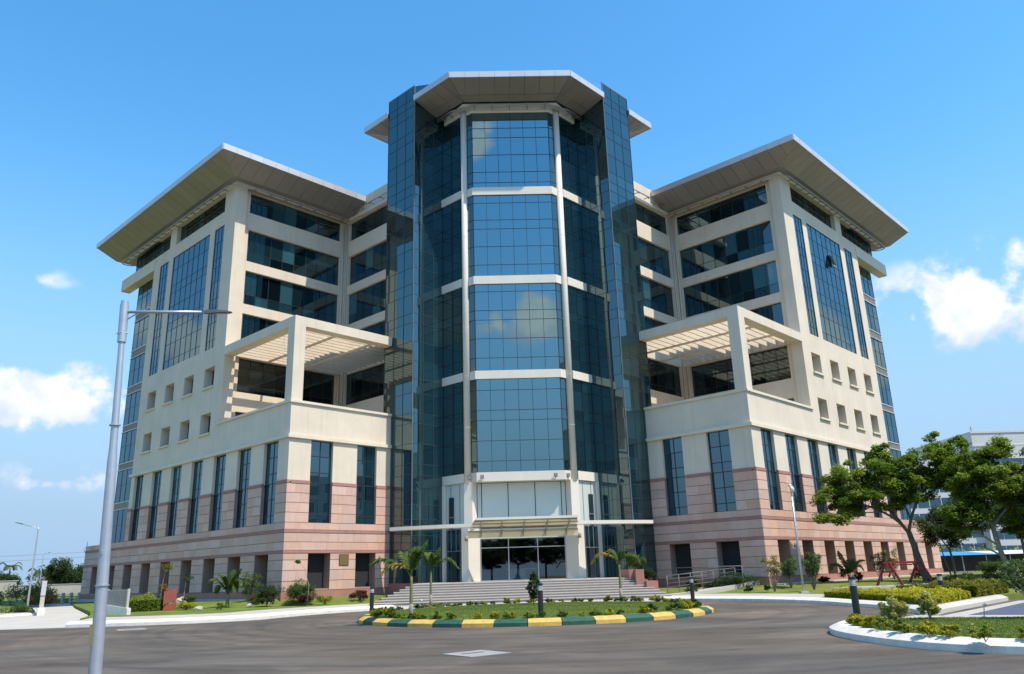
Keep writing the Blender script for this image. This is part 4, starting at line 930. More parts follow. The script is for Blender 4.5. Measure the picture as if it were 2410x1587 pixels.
def leaves_mesh(name, P, size, mat, up=.5, aspect=.55, tint=None, drop=0.0, seed=0):
    """P (N,3): one rhombic folded leaf per point"""
    g = np.random.default_rng(seed+len(P)); N = len(P)
    size = np.broadcast_to(np.asarray(size, float), (N,))*g.uniform(.7, 1.3, N)
    nrm = g.normal(size=(N, 3)); nrm[:, 2] = np.abs(nrm[:, 2])+up*2; nrm /= np.linalg.norm(nrm, axis=1)[:, None]
    a = g.normal(size=(N, 3)); a -= (a*nrm).sum(1)[:, None]*nrm; a /= np.linalg.norm(a, axis=1)[:, None]
    a[:, 2] -= drop; a /= np.linalg.norm(a, axis=1)[:, None]
    b = np.cross(nrm, a); b /= np.linalg.norm(b, axis=1)[:, None]
    L = size[:, None]; Wd = L*aspect*.5
    v = np.empty((N, 4, 3)); v[:, 0] = P-a*L*.5; v[:, 1] = P+b*Wd+nrm*L*.08; v[:, 2] = P+a*L*.5; v[:, 3] = P-b*Wd+nrm*L*.08
    me = bpy.data.meshes.new(name); me.vertices.add(N*4); me.vertices.foreach_set('co', v.reshape(-1)); me.loops.add(N*4); me.polygons.add(N)
    me.loops.foreach_set('vertex_index', np.arange(N*4)); me.polygons.foreach_set('loop_start', np.arange(0, N*4, 4)); me.polygons.foreach_set('loop_total', np.full(N, 4))
    me.materials.append(mat); t = me.attributes.new('tint', 'FLOAT', 'FACE')
    tv = g.random(N) if tint is None else np.clip(tint+g.normal(0, .16, N), 0, 1)
    t.data.foreach_set('value', tv); me.update(calc_edges=True); return me
def blob(c, r, n, g, hollow=.35):
    """points in an ellipsoid, denser to the outside"""
    d = g.normal(size=(n, 3)); d /= np.linalg.norm(d, axis=1)[:, None]
    rad = (hollow+(1-hollow)*g.random(n)**.6)[:, None]
    return np.asarray(c)+d*rad*np.asarray(r)
def clumps(cs, rs, per, g):
    P, T = [], []
    for c, r in zip(cs, rs):
        n = int(per); p = blob(c, r, n, g, .15); P.append(p); T.append(np.full(n, g.uniform(.15, .8)))
    return np.concatenate(P), np.concatenate(T)
def shell(c, r, nc, per, cr, g, flat=1.0, zmin=-1.0, jitter=.18):
    """clump centres scattered near an ellipsoid's surface and inside -> uneven outline with gaps"""
    d = g.normal(size=(nc*3, 3)); d /= np.linalg.norm(d, axis=1)[:, None]; d = d[d[:, 2] > zmin][:nc]
    k = (.45+.55*g.random(len(d))**.5)[:, None]*(1+g.normal(0, jitter, len(d)))[:, None]
    cs = np.asarray(c)+d*k*np.asarray(r); s = g.uniform(.6, 1.3, len(d))[:, None]*np.array([cr, cr, cr*flat])
    return clumps(cs, s, per, g)
def plant(name, loc, label, cat, group, specs, stems=None, rz=0.0, leafname='foliage'):
    """specs: list of (points, tint, leaf size, material, up, aspect); stems: list of (pts, radii, mat)"""
    o = empty(name, loc, rz, label, cat, group)
    for k, (P, T, sz, mt, up, asp) in enumerate(specs):
        link(leafname, leaves_mesh(leafname, P, sz, M[mt], up, asp, T, seed=len(bpy.data.objects)), o)
    if stems:
        by = {}
        for pts, rad, mt in stems: by.setdefault(mt, MB()).tube(pts, rad, 7)
        for mt, mb in by.items(): mb.build('stem', [M[mt]], o, smooth=True)
    return o
def bush(name, loc, r, h, mt, label, cat='shrub', group=None, n=2200, leaf=.09, nc=None, asp=.55, stem='bark', up=.35):
    g = np.random.default_rng(int(abs(loc[0]*131+loc[1]*977))+11)
    nc = nc or 26
    P, T = shell((0, 0, h*.52), (r*.85, r*.85, h*.46), nc, n//nc, r*.33, g, .8, -.8)
    P[:, 2] = np.maximum(P[:, 2], .02)
    st = [([(0, 0, -.05), (g.normal(0, r*.12), g.normal(0, r*.12), h*.3), (g.normal(0, r*.4), g.normal(0, r*.4), h*.75)], [.03, .02, .008], stem) for _ in range(5)]
    return plant(name, loc, label, cat, group, [(P, T, leaf, mt, up, asp)], st)
def hedge(name, poly, z0, h, mt, label, dens=420, leaf=.10, group=None, topn=.17, core='dark_hedge'):
    """clipped planting mass over a polygon: leaves over top and sides, a solid twiggy core inside"""
    g = np.random.default_rng(int(abs(poly[0][0]*37+poly[0][1]*91)))
    cx_, cy_ = sum(p[0] for p in poly)/len(poly), sum(p[1] for p in poly)/len(poly)
    xs_ = [p[0] for p in poly]; ys_ = [p[1] for p in poly]
    def inside(P):
        r_ = np.zeros(len(P), bool); n = len(poly)
        for i in range(n):
            x1, y1 = poly[i]; x2, y2 = poly[(i+1) % n]
            c = ((y1 > P[:, 1]) != (y2 > P[:, 1])) & (P[:, 0] < (x2-x1)*(P[:, 1]-y1)/((y2-y1)+1e-12)+x1); r_ ^= c
        return r_
    area = abs(sum(poly[i][0]*poly[(i+1) % len(poly)][1]-poly[(i+1) % len(poly)][0]*poly[i][1] for i in range(len(poly))))/2
    bb = (max(xs_)-min(xs_))*(max(ys_)-min(ys_)); N = int(area*dens*bb/area)
    Q = np.column_stack([g.uniform(min(xs_), max(xs_), N), g.uniform(min(ys_), max(ys_), N)]); Q = Q[inside(Q)]
    und = .5+.5*np.sin(Q[:, 0]*2.1+g.random()*6)*np.sin(Q[:, 1]*2.6+1)
    for kx, ky, ph in ((3.7, 1.9, .3), (1.3, 4.4, 2.1), (5.9, -3.1, 4.0)): und = und+.22*np.sin(Q[:, 0]*kx+Q[:, 1]*ky+ph)
    zt = h*(1-topn+topn*2*(und-.5)*.9)+g.normal(0, .05, len(Q))-np.abs(g.normal(0, .05, len(Q)))
    db = np.full(len(Q), 9.0)
    for i in range(len(poly)):
        a, b = np.array(poly[i]), np.array(poly[(i+1) % len(poly)]); tt = np.clip(((Q-a)@(b-a))/((b-a)@(b-a)), 0, 1); db = np.minimum(db, np.linalg.norm(Q-(a+tt[:, None]*(b-a)), axis=1))
    zt = zt*(1-.5*np.clip(1-db/.5, 0, 1)**1.6)
    P = [np.column_stack([Q, z0+zt])]; T = [np.clip(.35+.4*und+g.normal(0, .1, len(Q)), 0, 1)]
    per = sum(math.dist(poly[i], poly[(i+1) % len(poly)]) for i in range(len(poly)))
    for i in range(len(poly)):
        a, b = np.array(poly[i]), np.array(poly[(i+1) % len(poly)]); n = int(np.linalg.norm(b-a)*h*dens*1.3)
        t = g.random(n)[:, None]; q = a+(b-a)*t; inn = np.array([cx_, cy_])-q; inn /= np.linalg.norm(inn, axis=1)[:, None]
        q = q+inn*(np.abs(g.normal(.05, .10, n))+.09*np.sin(t[:, 0]*np.linalg.norm(b-a)*3.3+i)**2)[:, None]-inn*.06; P.append(np.column_stack([q, z0+h*.72*g.random(n)**.8])); T.append(g.uniform(.05, .7, n))
    P = np.concatenate(P); T = np.concatenate(T)
    o = empty(name, (cx_, cy_, z0), 0, label, 'hedge', group)
    link('foliage', leaves_mesh('foliage', P-np.array([cx_, cy_, z0]), leaf, M[mt], .45, .6, T), o)
    mb = MB(); mb.prism([((p[0]-cx_)*.88, (p[1]-cy_)*.88) for p in poly], -.1, h*.66, 0); mb.build('twig_core', [M['twig']], o)
    return o
M['twig'] = surf('hedge_twigs', (.035, .04, .015), .95, .2, 8, 5)
def tree(name, base, label, limbs, blobs, mt, leaf=.24, per=190, trunk_r=.2, bark='bark', group=None, cr=.62, flat=.5, seed=1, cat='tree', asp=.5, up=.75):
    """limbs: list of (points, r0, r1) relative to base; blobs: (centre, radii, clump count)"""
    g = np.random.default_rng(seed); o = empty(name, base, 0, label, cat, group)
    mb = MB()
    for pts, r0, r1 in limbs: mb.tube(smooth3(pts), [r0+(r1-r0)*i/(len(smooth3(pts))-1) for i in range(len(smooth3(pts)))], 9)
    P, T = [], []
    for c, r, nc in blobs:
        d = g.normal(size=(nc, 3)); d /= np.linalg.norm(d, axis=1)[:, None]; k = g.random(nc)**.45
        cs = np.asarray(c)+d*k[:, None]*np.asarray(r)
        for q in cs:
            s = g.uniform(.6, 1.35)*cr; p = blob(q, (s, s, s*flat), per, g, .1); p[:, 2] -= ((p[:, 0]-q[0])**2+(p[:, 1]-q[1])**2)/s*.22
            P.append(p); T.append(np.full(per, g.uniform(.15, .85)))
            # twig towards the nearest limb point
            best = min((Vector(x) for pts, _, _ in limbs for x in pts[1:]), key=lambda v: (v-Vector(q)).length_squared)
            mb.tube([best, (best+Vector(q))/2+Vector((0, 0, -.1)), Vector(q)], [.035, .022, .010], 5, cap=False)
    mb.build('trunk', [M[bark]], o, smooth=True)
    P = np.concatenate(P); T = np.concatenate(T); link('crown', leaves_mesh('crown', P, leaf, M[mt], up, asp, T, .15, seed), o)
    return o
def smooth3(pts):
    pts = [Vector(p) for p in pts]
    for _ in range(2):
        q = [pts[0]]
        for a, b in zip(pts[:-1], pts[1:]): q += [a*.75+b*.25, a*.25+b*.75]
        pts = q+[pts[-1]]
    return pts
def frond(o, pts, wl, mt, n=26, seed=0, name='frond', droop=.35):
    """one feather palm leaf: arching rachis with leaflets on both sides"""
    g = np.random.default_rng(seed+5); pts = smooth3(pts); mb = MB(); m = len(pts)
    mb.tube(pts, [.022-.017*i/(m-1) for i in range(m)], 5)
    T = [0.6]*len(mb.f)
    L = [0]
    for a, b in zip(pts[:-1], pts[1:]): L.append(L[-1]+(b-a).length)
    for i in range(n):
        s = (.22+.78*i/(n-1))*L[-1]; k = max(j for j in range(m) if L[j] <= s+1e-9); k = min(k, m-2)
        f = (s-L[k])/(L[k+1]-L[k]); p = pts[k].lerp(pts[k+1], f); t = (pts[k+1]-pts[k]).normalized()
        sd = t.cross(Vector((0, 0, 1)));
        if sd.length < .1: sd = Vector((1, 0, 0))
        sd.normalize(); env = math.sin(math.pi*(.12+.86*i/(n-1)))**.6
        for sg in (-1, 1):
            d = (sd*sg*g.uniform(.75, 1.0)+t*.75+Vector((0, 0, g.uniform(-droop, .25)))).normalized(); ln = wl*env*g.uniform(.85, 1.1); w = t*.032
            q = p+d*ln*.55+Vector((0, 0, .015)); e = p+d*ln+Vector((0, 0, -ln*.25))
            k0 = len(mb.v); mb.v += [tuple(p-w*.6), tuple(q-w*1.3), tuple(e), tuple(q+w*1.3), tuple(p+w*.6)]
            mb.f.append((k0, k0+1, k0+2, k0+3, k0+4)); mb.m.append(0); T.append(g.random())
    me = mb.mesh(name, [M[mt]]); at = me.attributes.new('tint', 'FLOAT', 'FACE'); at.data.foreach_set('value', T)
    return link(name, me, o)
# ================================================================== street furniture
M['galv'] = surf('galvanised_steel', (.50, .52, .54), .42, .06, 6, 4, metallic=.55)
M['lampgrey'] = surf('lamp_housing', (.13, .135, .14), .45, .06, 4, 3)
M['railgrey'] = surf('rail_paint', (.16, .15, .145), .5, .06, 4, 3)
M['lampglass'] = surf('lamp_lens', (.55, .55, .5), .2, .03, 3, 2)
M['bollard'] = surf('bollard_black', (.018, .021, .026), .4, .1, 5, 3)
M['bollard_glass'] = surf('bollard_lens', (.62, .63, .62), .25, .2, 9, 3)
M['redpaint'] = surf('red_paint', (.19, .013, .015), .5, .12, 4, 4)
M['redslab'] = surf('red_slab', (.36, .085, .065), .8, .08, 3, 6, .1, 40)
def arm_lamp(name, loc, h, arm, r0, r1, label, joints=(), hatch=False, sleeve=True):
    """tapered street lamp: pole, sleeve, arm, flat head; arm = (dx, dy, dz, head_len)"""
    o = empty(name, loc, 0, label, 'street lamp')
    zs = [0, h*.35, h*.66, h]; mb = MB(); n = 24
    pts = [(0, 0, h*i/n) for i in range(n+1)]
    rad = [r0+(r1-r0)*i/n-(.012*r0/.1 if i > n*.62 else 0) for i in range(n+1)]
    mb.tube(pts, rad, 18); mb.build('pole', [M['galv']], o, smooth=True)
    mb = MB(); mb.tube([(0, 0, 0), (0, 0, .03)], r0*1.9, 12); mb.build('base_plate', [M['galv']], o)
    if sleeve:
        mb = MB(); mb.tube([(0, 0, h*.90), (0, 0, h*1.005)], r1*1.28, 16); mb.tube([(0, 0, h*1.005), (0, 0, h*1.015)], r1*1.1, 16)
        for a in (0, 1.6, 3.2, 4.7): mb.tube([(math.cos(a)*r1*1.2, math.sin(a)*r1*1.2, h*.925), (math.cos(a)*r1*1.65, math.sin(a)*r1*1.65, h*.925)], r1*.22, 6)
        mb.build('sleeve', [M['galv']], o)
    d = Vector(arm[:3]); L = d.length; u = d.normalized(); st = Vector((0, 0, h*.985))
    mb = MB(); mb.tube([st, st+d*.97], r1*.48, 10)
    e = st+d; mb.tube([st+Vector((0, 0, -.22*L*.5))+u*.05, st+u*L*.16+Vector((0, 0, -.03)), st+u*L*.3], [r1*.2]*3, 6); mb.build('arm', [M['galv']], o, smooth=True)
    hl = arm[3]; sd = u.cross(Vector((0, 0, 1))).normalized(); mb = MB(); w = hl*.22
    def P(a, b, c): return tuple(e+u*a+sd*b+Vector((0, 0, c)))
    prof = [(0, .35, .03, -.05), (.12, .6, .055, -.05), (.45, 1, .05, -.03), (.85, .95, .028, -.02), (1.0, .6, .008, -.008)]
    V = []
    for a, b, t, bt in prof: V += [P(a*hl, -b*w*.5, t*hl*1.5), P(a*hl, b*w*.5, t*hl*1.5), P(a*hl, b*w*.5, bt*hl), P(a*hl, -b*w*.5, bt*hl)]
    F = []
    for i in range(len(prof)-1):
        for j in range(4): F.append((i*4+j, i*4+(j+1) % 4, (i+1)*4+(j+1) % 4, (i+1)*4+j))
    F += [(3, 2, 1, 0), tuple(range(len(V)-4, len(V)))]
    mb.add(V, F); mb.build('lamp_head', [M['lampgrey']], o)
    mb = MB(); mb.add([P(.4*hl, -.35*w, -.05*hl), P(.9*hl, -.35*w, -.036*hl), P(.9*hl, .35*w, -.036*hl), P(.4*hl, .35*w, -.05*hl)], [(0, 1, 2, 3)]); mb.build('lens', [M['lampglass']], o)
    if hatch:
        mb = MB()
        mb.box(-.095, -.03, -r0*.98-.0, -r0*.5, 1.02, 1.34); mb.build('access_hatch', [surf('hatch_brass', (.30, .25, .14), .5, .15, 8, 4)], o)
        mb = MB(); mb.tube([(0, 0, 1.92), (0, 0, 1.94)], r0*1.06, 16); mb.tube([(0, 0, 4.55), (0, 0, 4.575)], r0*.86, 16); mb.box(-.01, .01, -.105, -.08, 2.42, 2.5); mb.build('strap', [M['galv']], o)
    return o
BL = arm_lamp('street_lamp', (-8.27, -41.05, -.02), 6.72, (1.40, .05, -.075, .50), .105, .058, 'tall galvanised street lamp in the left foreground with arm to the right', hatch=True)
BL.rotation_euler.y = -R(2.1)
arm_lamp('street_lamp', (-35.3, 5.0, .3), 5.86, (-1.15, 0, .3, .62), .075, .045, 'grey street lamp on the far left lawn with arm pointing left', sleeve=False)
arm_lamp('street_lamp', (-64.9, 60, .9), 5.6, (.55, 0, .1, .45), .07, .045, 'distant street lamp in front of the dense dark tree', sleeve=False)
# small white post with a camera head, right lawn
o = empty('camera_post', (15.7, -7.2, .35), 0, 'slim grey post with white camera head on the right lawn', 'camera post')
mb = MB(); mb.tube([(0, 0, 0), (0, 0, 6.0)], [.065, .05], 14); mb.build('pole', [M['galv']], o, smooth=True)
mb = MB(); mb.box(-.22, .22, -.22, .22, -.1, .1); mb.build('footing', [M['conc']], o)
mb = MB(); mb.tube([(0, 0, 6.0), (0, 0, 6.1), (.02, 0, 6.18)], [.06, .05, .05], 10); mb.tube([(.06, -.05, 5.72), (.06, -.05, 5.95), (.05, -.03, 6.06)], [.13, .13, .08], 14); mb.tube([(-.05, 0, 6.06), (-.04, 0, 6.22)], [.07, .06], 10); mb.build('camera_head', [M['kerbw']], o, smooth=True)
# bollard lights
def bollard(loc, label):
    o = empty('bollard_light', loc, 0, label, 'bollard', 'black bollard lights along the kerbs')
    mb = MB(); mb.tube([(0, 0, -.05), (0, 0, .98)], .105, 20); mb.build('post', [M['bollard']], o, smooth=False)
    mb = MB(); mb.tube([(0, 0, .98), (0, 0, 1.16)], .10, 20)
    h = mb.build('lamp_lens', [M['bollard_glass']], o)
    mb = MB()
    for a in range(4): mb.tube([(math.cos(a*1.57+.6)*.098, math.sin(a*1.57+.6)*.098, .98), (math.cos(a*1.57+.6)*.098, math.sin(a*1.57+.6)*.098, 1.16)], .012, 5)
    for z_ in (1.02, 1.07, 1.12): mb.tube([(0, 0, z_), (0, 0, z_+.012)], .102, 16)
    mb.build('louvre', [M['pipe']], h)
    mb = MB(); mb.tube([(0, 0, 1.16), (0, 0, 1.24), (0, 0, 1.25)], [.108, .108, .095], 20); mb.build('cap', [M['bollard']], o)
bollard((-8.35, -12.2, .2), 'black bollard light at the left end of the round island')
bollard((-.27, -22.2, .26), 'black bollard light at the front of the round island by the yellow kerb')
bollard((8.3, -11.2, .2), 'black bollard light at the right end of the round island')
bollard((9.0, -29.35, .26), 'black bollard light at the nose of the right white-kerbed lawn')
bollard((17.4, -18.9, .1), 'black bollard light standing in the yellow hedge on the right')
# red timber A-frame on the right lawn
o = empty('swing_frame', (22.4, -4.8, .45), R(40), 'dark red painted A-frame swing stand under the leaning tree', 'swing frame')
def bar(mb, a, b, w, t):
    a, b = Vector(a), Vector(b); u = (b-a).normalized(); s_ = u.cross(Vector((0, 0, 1)));
    if s_.length < .05: s_ = Vector((1, 0, 0))
    s_.normalize(); n_ = s_.cross(u)
    V = []
    for p in (a, b): V += [tuple(p+s_*w*i+n_*t*j) for i, j in ((-.5, -.5), (.5, -.5), (.5, .5), (-.5, .5))]
    mb.add(V, [(3, 2, 1, 0), (4, 5, 6, 7), (0, 1, 5, 4), (1, 2, 6, 5), (2, 3, 7, 6), (3, 0, 4, 7)])
mb = MB(); bar(mb, (-1.5, 0, 1.42), (4.0, 0, 1.42), .12, .13); mb.build('ridge_beam', [M['redpaint']], o)
for x in (-1.0, 3.5):
    for s_ in (-1, 1):
        mb = MB(); bar(mb, (x, s_*.12, 1.40), (x-.05, s_*.85, -.05), .12, .12); mb.build('leg', [M['redpaint']], o)
    mb = MB(); bar(mb, (x, -.42, .9), (x, .42, .9), .09, .09); mb.build('cross_tie', [M['redpaint']], o)
for x, d in ((-1.0, 1), (3.5, -1)):
    mb = MB(); bar(mb, (x, 0, .62), (x+d*.85, 0, 1.36), .09, .09); mb.build('brace', [M['redpaint']], o)
mb = MB(); bar(mb, (-.6, .3, 1.28), (3.1, .3, 1.28), .08, .08); mb.build('side_beam', [M['redpaint']], o)
# red sculpture slab, left lawn
o = empty('sculpture', (-22.2, -2.9, .36), R(14), 'upright red sculpture slab with a curved slot on the left lawn', 'sculpture')
mb = MB()
mb.add([(-.36, -.12, 0), (.36, -.12, 0), (.36, -.12, .46), (-.30, -.12, .24), (-.36, .12, 0), (.36, .12, 0), (.36, .12, .46), (-.30, .12, .24)], [(0, 1, 2, 3), (7, 6, 5, 4), (0, 4, 5, 1), (1, 5, 6, 2), (2, 6, 7, 3), (3, 7, 4, 0)]); mb.build('lower_slab', [M['redslab']], o)
mb = MB()
mb.add([(-.36, -.12, .24), (-.28, -.12, .34), (.02, -.12, .47), (.36, -.12, .52), (.37, -.12, 1.3), (-.36, -.12, 1.1), (-.36, .12, .24), (-.28, .12, .34), (.02, .12, .47), (.36, .12, .52), (.37, .12, 1.3), (-.36, .12, 1.1)],
       [(0, 1, 2, 3, 4, 5), (11, 10, 9, 8, 7, 6), (0, 6, 7, 1), (1, 7, 8, 2), (2, 8, 9, 3), (3, 9, 10, 4), (4, 10, 11, 5), (5, 11, 6, 0)]); mb.build('upper_slab', [M['redslab']], o)
# white retaining stub with ribbed steel panel beside the ramp
o = empty('ramp_wall', (-23.4, -7.3, .05), R(-32), 'white ramp wall with a ribbed grey metal panel on top', 'wall')
mb = MB(); mb.add([(-1.15, -.12, 0), (1.1, -.12, 0), (1.1, -.12, .62), (-1.15, -.12, .85), (-1.15, .12, 0), (1.1, .12, 0), (1.1, .12, .62), (-1.15, .12, .85)], [(0, 1, 2, 3), (7, 6, 5, 4), (0, 4, 5, 1), (1, 5, 6, 2), (2, 6, 7, 3), (3, 7, 4, 0)]); mb.build('white_base', [M['kerbw']], o)
mb = MB()
for i in range(15): mb.box(-.95+.12*i, -.95+.12*i+.085, -.055, -.01, .66+.0, 1.62)
mb.box(-1.0, .88, -.01, .03, .62, 1.62); mb.build('ribbed_panel', [M['louvre']], o)
for x in (-1.02, .9):
    mb = MB(); mb.box(x-.05, x+.05, -.07, .07, .6, 1.66); mb.build('panel_post', [M['conc']], o)
o = empty('gate_pillar', (-32.9, 2.4, .05), R(30), 'white ramp-side stub with a tall narrow pale panel beside the far left lamp', 'pillar')
mb = MB(); mb.box(-.22, .22, -.6, .7, 0, .55); mb.build('white_base', [M['kerbw']], o)
mb = MB(); mb.box(-.13, .13, -.2, .5, .55, 1.35); mb.build('post', [M['conc']], o)
mb = MB(); mb.box(-.14, .14, -.25, .6, 1.35, 2.3); mb.build('panel', [M['fascia']], o)
# garden railing at the head of the ramp
o = empty('garden_railing', (-46.5, 29.5, .35), R(-20), 'low railing with terracotta and grey posts at the head of the ramp', 'railing')
for i in range(8):
    mb = MB(); mb.box(-2.0+1.05*i-.12, -2.0+1.05*i+.12, -.12, .12, 0, .85 if i < 3 else 1.0); mb.build('post', [surf('terracotta', (.48, .25, .15), .9, .1, 3)] if i < 3 else [M['conc']], o)
for z_ in (.3, .6):
    mb = MB(); mb.box(-2, 5.4, -.03, .03, z_, z_+.07); mb.build('rail', [M['lampgrey']], o)
# access ramp and steel handrail right of the steps
o = empty('access_ramp', (9.6, -.5, .3), 0, 'pale concrete access ramp climbing from the pavement to the entrance landing', 'ramp')
mb = MB(); mb.prism([(-.9, -1.6), (.9, -2.0), (6.2, 1.0), (5.2, 2.2), (.6, .6), (-.7, 1.5)], -.2, lambda x, y: .03+.11*max(0, x), 0); mb.build('slab', [M['conc']], o)
o = empty('handrail', (9.0, -1.6, .35), R(25), 'grey steel handrail beside the access ramp right of the steps', 'handrail')
for i in range(7):
    mb = MB(); mb.tube([(i*.95, 0, .06*i), (i*.95, 0, 1.12+.06*i)], .025, 8); mb.build('post', [M['railgrey']], o, smooth=True)
for z_ in (.42, .66, .9, 1.13):
    mb = MB(); mb.tube([(0, 0, z_), (5.7, 0, z_+.36)], .028 if z_ > 1 else .016, 8); mb.build('rail', [M['railgrey']], o, smooth=True)
o = empty('handrail', (10.6, 2.6, .9), R(-45), 'second steel handrail running along the pink wall above the ramp', 'handrail')
for i in range(5):
    mb = MB(); mb.tube([(i*1.25, 0, -.3), (i*1.25, 0, 1.05)], .025, 8); mb.build('post', [M['railgrey']], o, smooth=True)
for z_ in (.35, .6, .82, 1.05):
    mb = MB(); mb.tube([(0, 0, z_), (5.0, 0, z_)], .028 if z_ > 1 else .016, 8); mb.build('rail', [M['railgrey']], o, smooth=True)
# small garden spike lights
for loc, lab in (((12.3, -30.35, .25), 'small silver spike light at the back edge of the right lawn'), ((-6.2, -9.0, .26), 'small white spotlight among shrubs at the back left of the island')):
    o = empty('spike_light', loc, 0, lab, 'garden light')
    mb = MB(); mb.tube([(0, 0, 0), (.06, 0, .34)], .014, 6); mb.build('spike', [M['steel']], o)
    mb = MB(); mb.tube([(.04, 0, .33), (.09, -.05, .40)], [.035, .045], 10); mb.build('lamp', [M['kerbw']], o)

# ================================================================== island planting
def palm(loc, h, fr_, label, yel=(), sc=1.0, r=.07, white=True, lean=(0, 0), seed=0, group=None):
    o = empty('palm_tree', loc, 0, label, 'palm', group)
    top = Vector((lean[0], lean[1], h)); mb = MB(); n = 10
    mb.tube([Vector((0, 0, -.05)).lerp(top, i/n) for i in range(n+1)], [r*(1.25-.5*i/n)+.004*(i % 2) for i in range(n+1)], 10); mb.build('trunk', [M['stem_green']], o, smooth=True)
    if white:
        mb = MB(); k = .33; mb.tube([Vector((0, 0, 0)), top*k*.5, top*k], [r*1.32, r*1.24, r*1.16], 10); mb.build('whitewash', [M['bark_pale']], o, smooth=True)
    for i, (dx, dy, dz, arch) in enumerate(fr_):
        e = top+Vector((dx, dy, dz))*sc; m1 = top+Vector((dx*.22, dy*.22, max(dz*.45, .32)+arch*.35))*sc; m2 = top+Vector((dx*.68, dy*.68, dz*.72+arch))*sc
        frond(o, [top-Vector((0, 0, .05)), m1, m2, e], .5*sc, 'leaf_palmy' if i in yel else 'leaf_palm', 42, seed*10+i)
    return o
palm((-5.56, -19.75, .28), 1.62, [(-1.75, .1, .55, .42), (-1.25, -.3, .12, .42), (-.5, .5, .75, .5), (.62, .2, 1.45, .1), (.35, -.3, 1.0, .25), (.15, .45, 1.2, .2)], 'young feather palm with yellowing fronds at the front left of the round island', (1,), seed=1)
palm((-5.64, -8.6, .3), 1.85, [(-.55, -.1, .8, .35), (.45, .2, 1.25, .12), (1.55, -.1, .15, .62), (-.2, .4, 1.0, .25), (.3, -.4, .8, .3)], 'young feather palm at the back left of the round island before the steps', (), seed=2)
palm((4.95, -8.4, .3), 1.9, [(-1.6, -.1, .12, .62), (.3, .1, .68, .25), (1.2, -.1, .05, .5), (-.5, .3, .5, .5), (.75, .5, .2, .45)], 'young feather palm at the back right of the round island with drooping fronds', (0,), seed=3)
# clipped topiary cone
g = np.random.default_rng(4); P, T = shell((0, 0, .92), (.34, .34, .66), 90, 60, .10, g, 1, -1, .05)
P[:, :2] *= np.clip(1.15-.45*np.abs(P[:, 2:3]-.75), .35, 1.1)
plant('topiary_shrub', (-.1, -12.3, .33), 'clipped dark green egg-shaped topiary shrub in the middle of the round island', 'shrub', None, [(P, T, .07, 'leaf_dark', .2, .6)], [([(0, 0, 0), (0, 0, .6)], [.03, .025], 'bark')])
# rim shrubs
proto = {}
def rim_proto(kind, k):
    key = (kind, k)
    if key not in proto:
        g = np.random.default_rng(50+k); P, T = shell((0, 0, .17), (.30, .24, .17), 16, 70, .10, g, .8, -.6)
        P[:, 2] = np.maximum(P[:, 2], .01)
        me = leaves_mesh('foliage', P, .075, M[kind], .4, .6, T, seed=k)
        mb = MB()
        for _ in range(4): mb.tube([(0, 0, -.03), (g.normal(0, .1), g.normal(0, .1), .22)], [.008, .004], 4)
        proto[key] = (me, mb.mesh('stem', [M['bark']]))
    return proto[key]
def rim_shrub(loc, s_, kind, k, label, group, name='small_shrub'):
    o = empty(name, loc, random.uniform(0, 6.3), label, 'shrub', group); o.scale = (s_, s_, s_*random.uniform(.8, 1.15))
    me, st = rim_proto(kind, k); link('foliage', me, o); link('stem', st, o)
for k in range(132):
    a = 360*k/132+random.uniform(-1.5, 1.5); rr = random.uniform(7.36, 7.62); s_ = random.uniform(.45, .85)
    fr_ = math.sin(R(a)) < -.2
    if random.random() < (.28 if fr_ else .12): continue
    kind = random.choice(['leaf_yellow', 'leaf_lite', 'leaf_lite', 'leaf_yellow', 'leaf_mid']) if fr_ else random.choice(['leaf_lite', 'leaf_olive', 'leaf_mid', 'leaf_yellow'])
    cn = {'leaf_yellow': 'bright yellow', 'leaf_lite': 'light yellow-green', 'leaf_mid': 'mid green', 'leaf_olive': 'olive green'}[kind]
    ca, sa = math.cos(R(a)), math.sin(R(a))
    sec = ('left end of the' if ca < -.8 else 'right end of the' if ca > .8 else ('front left' if ca < -.3 else 'front right' if ca > .3 else 'front middle') if sa < 0 else ('back left' if ca < -.3 else 'back right' if ca > .3 else 'back middle'))
    rim_shrub((CX+rr*ca, CY+rr*sa, .262), s_, kind, k % 5, 'low %s shrub along the %s rim of the round island' % (cn, sec), 'rim shrubs of the round island')
# right lawn edge shrubs
for k in range(15):
    x = 8.3+k*.85+random.uniform(-.2, .2); y = -36.9-.13*k+random.uniform(-.1, .15)
    if k in (5, 6): continue
    rim_shrub((x, y, .26), random.uniform(.5, .95), random.choice(['leaf_lite', 'leaf_mid', 'leaf_yellow', 'leaf_mid']), k % 5, 'small leafy shrub along the front white kerb of the right lawn, %s' % ('near the nose' if k < 5 else 'mid way' if k < 10 else 'near the picture edge'), 'shrubs along the right front kerb')
for k in range(9):
    x, y = [(7.95, -35.4), (7.85, -34.5), (7.8, -33.6), (7.85, -32.7), (7.95, -31.9), (8.1, -31.1), (8.4, -30.4), (8.75, -29.8), (8.2, -35.9)][k]
    rim_shrub((x, y, .26), random.uniform(.6, 1.0), random.choice(['leaf_yellow', 'leaf_lite', 'leaf_yellow']), k % 5, 'yellow-green shrub round the rounded nose of the right lawn', 'shrubs round the right lawn nose')
bush('variegated_shrub', (9.55, -30.6, .26), .38, .62, 'leaf_vari', 'cream variegated shrub beside the black bollard on the right lawn', n=2600, leaf=.075, stem='bark_pale')
bush('variegated_shrub', (10.75, -30.3, .26), .30, .72, 'leaf_vari', 'taller cream variegated shrub at the back edge of the right lawn', n=2400, leaf=.085, stem='bark_pale')
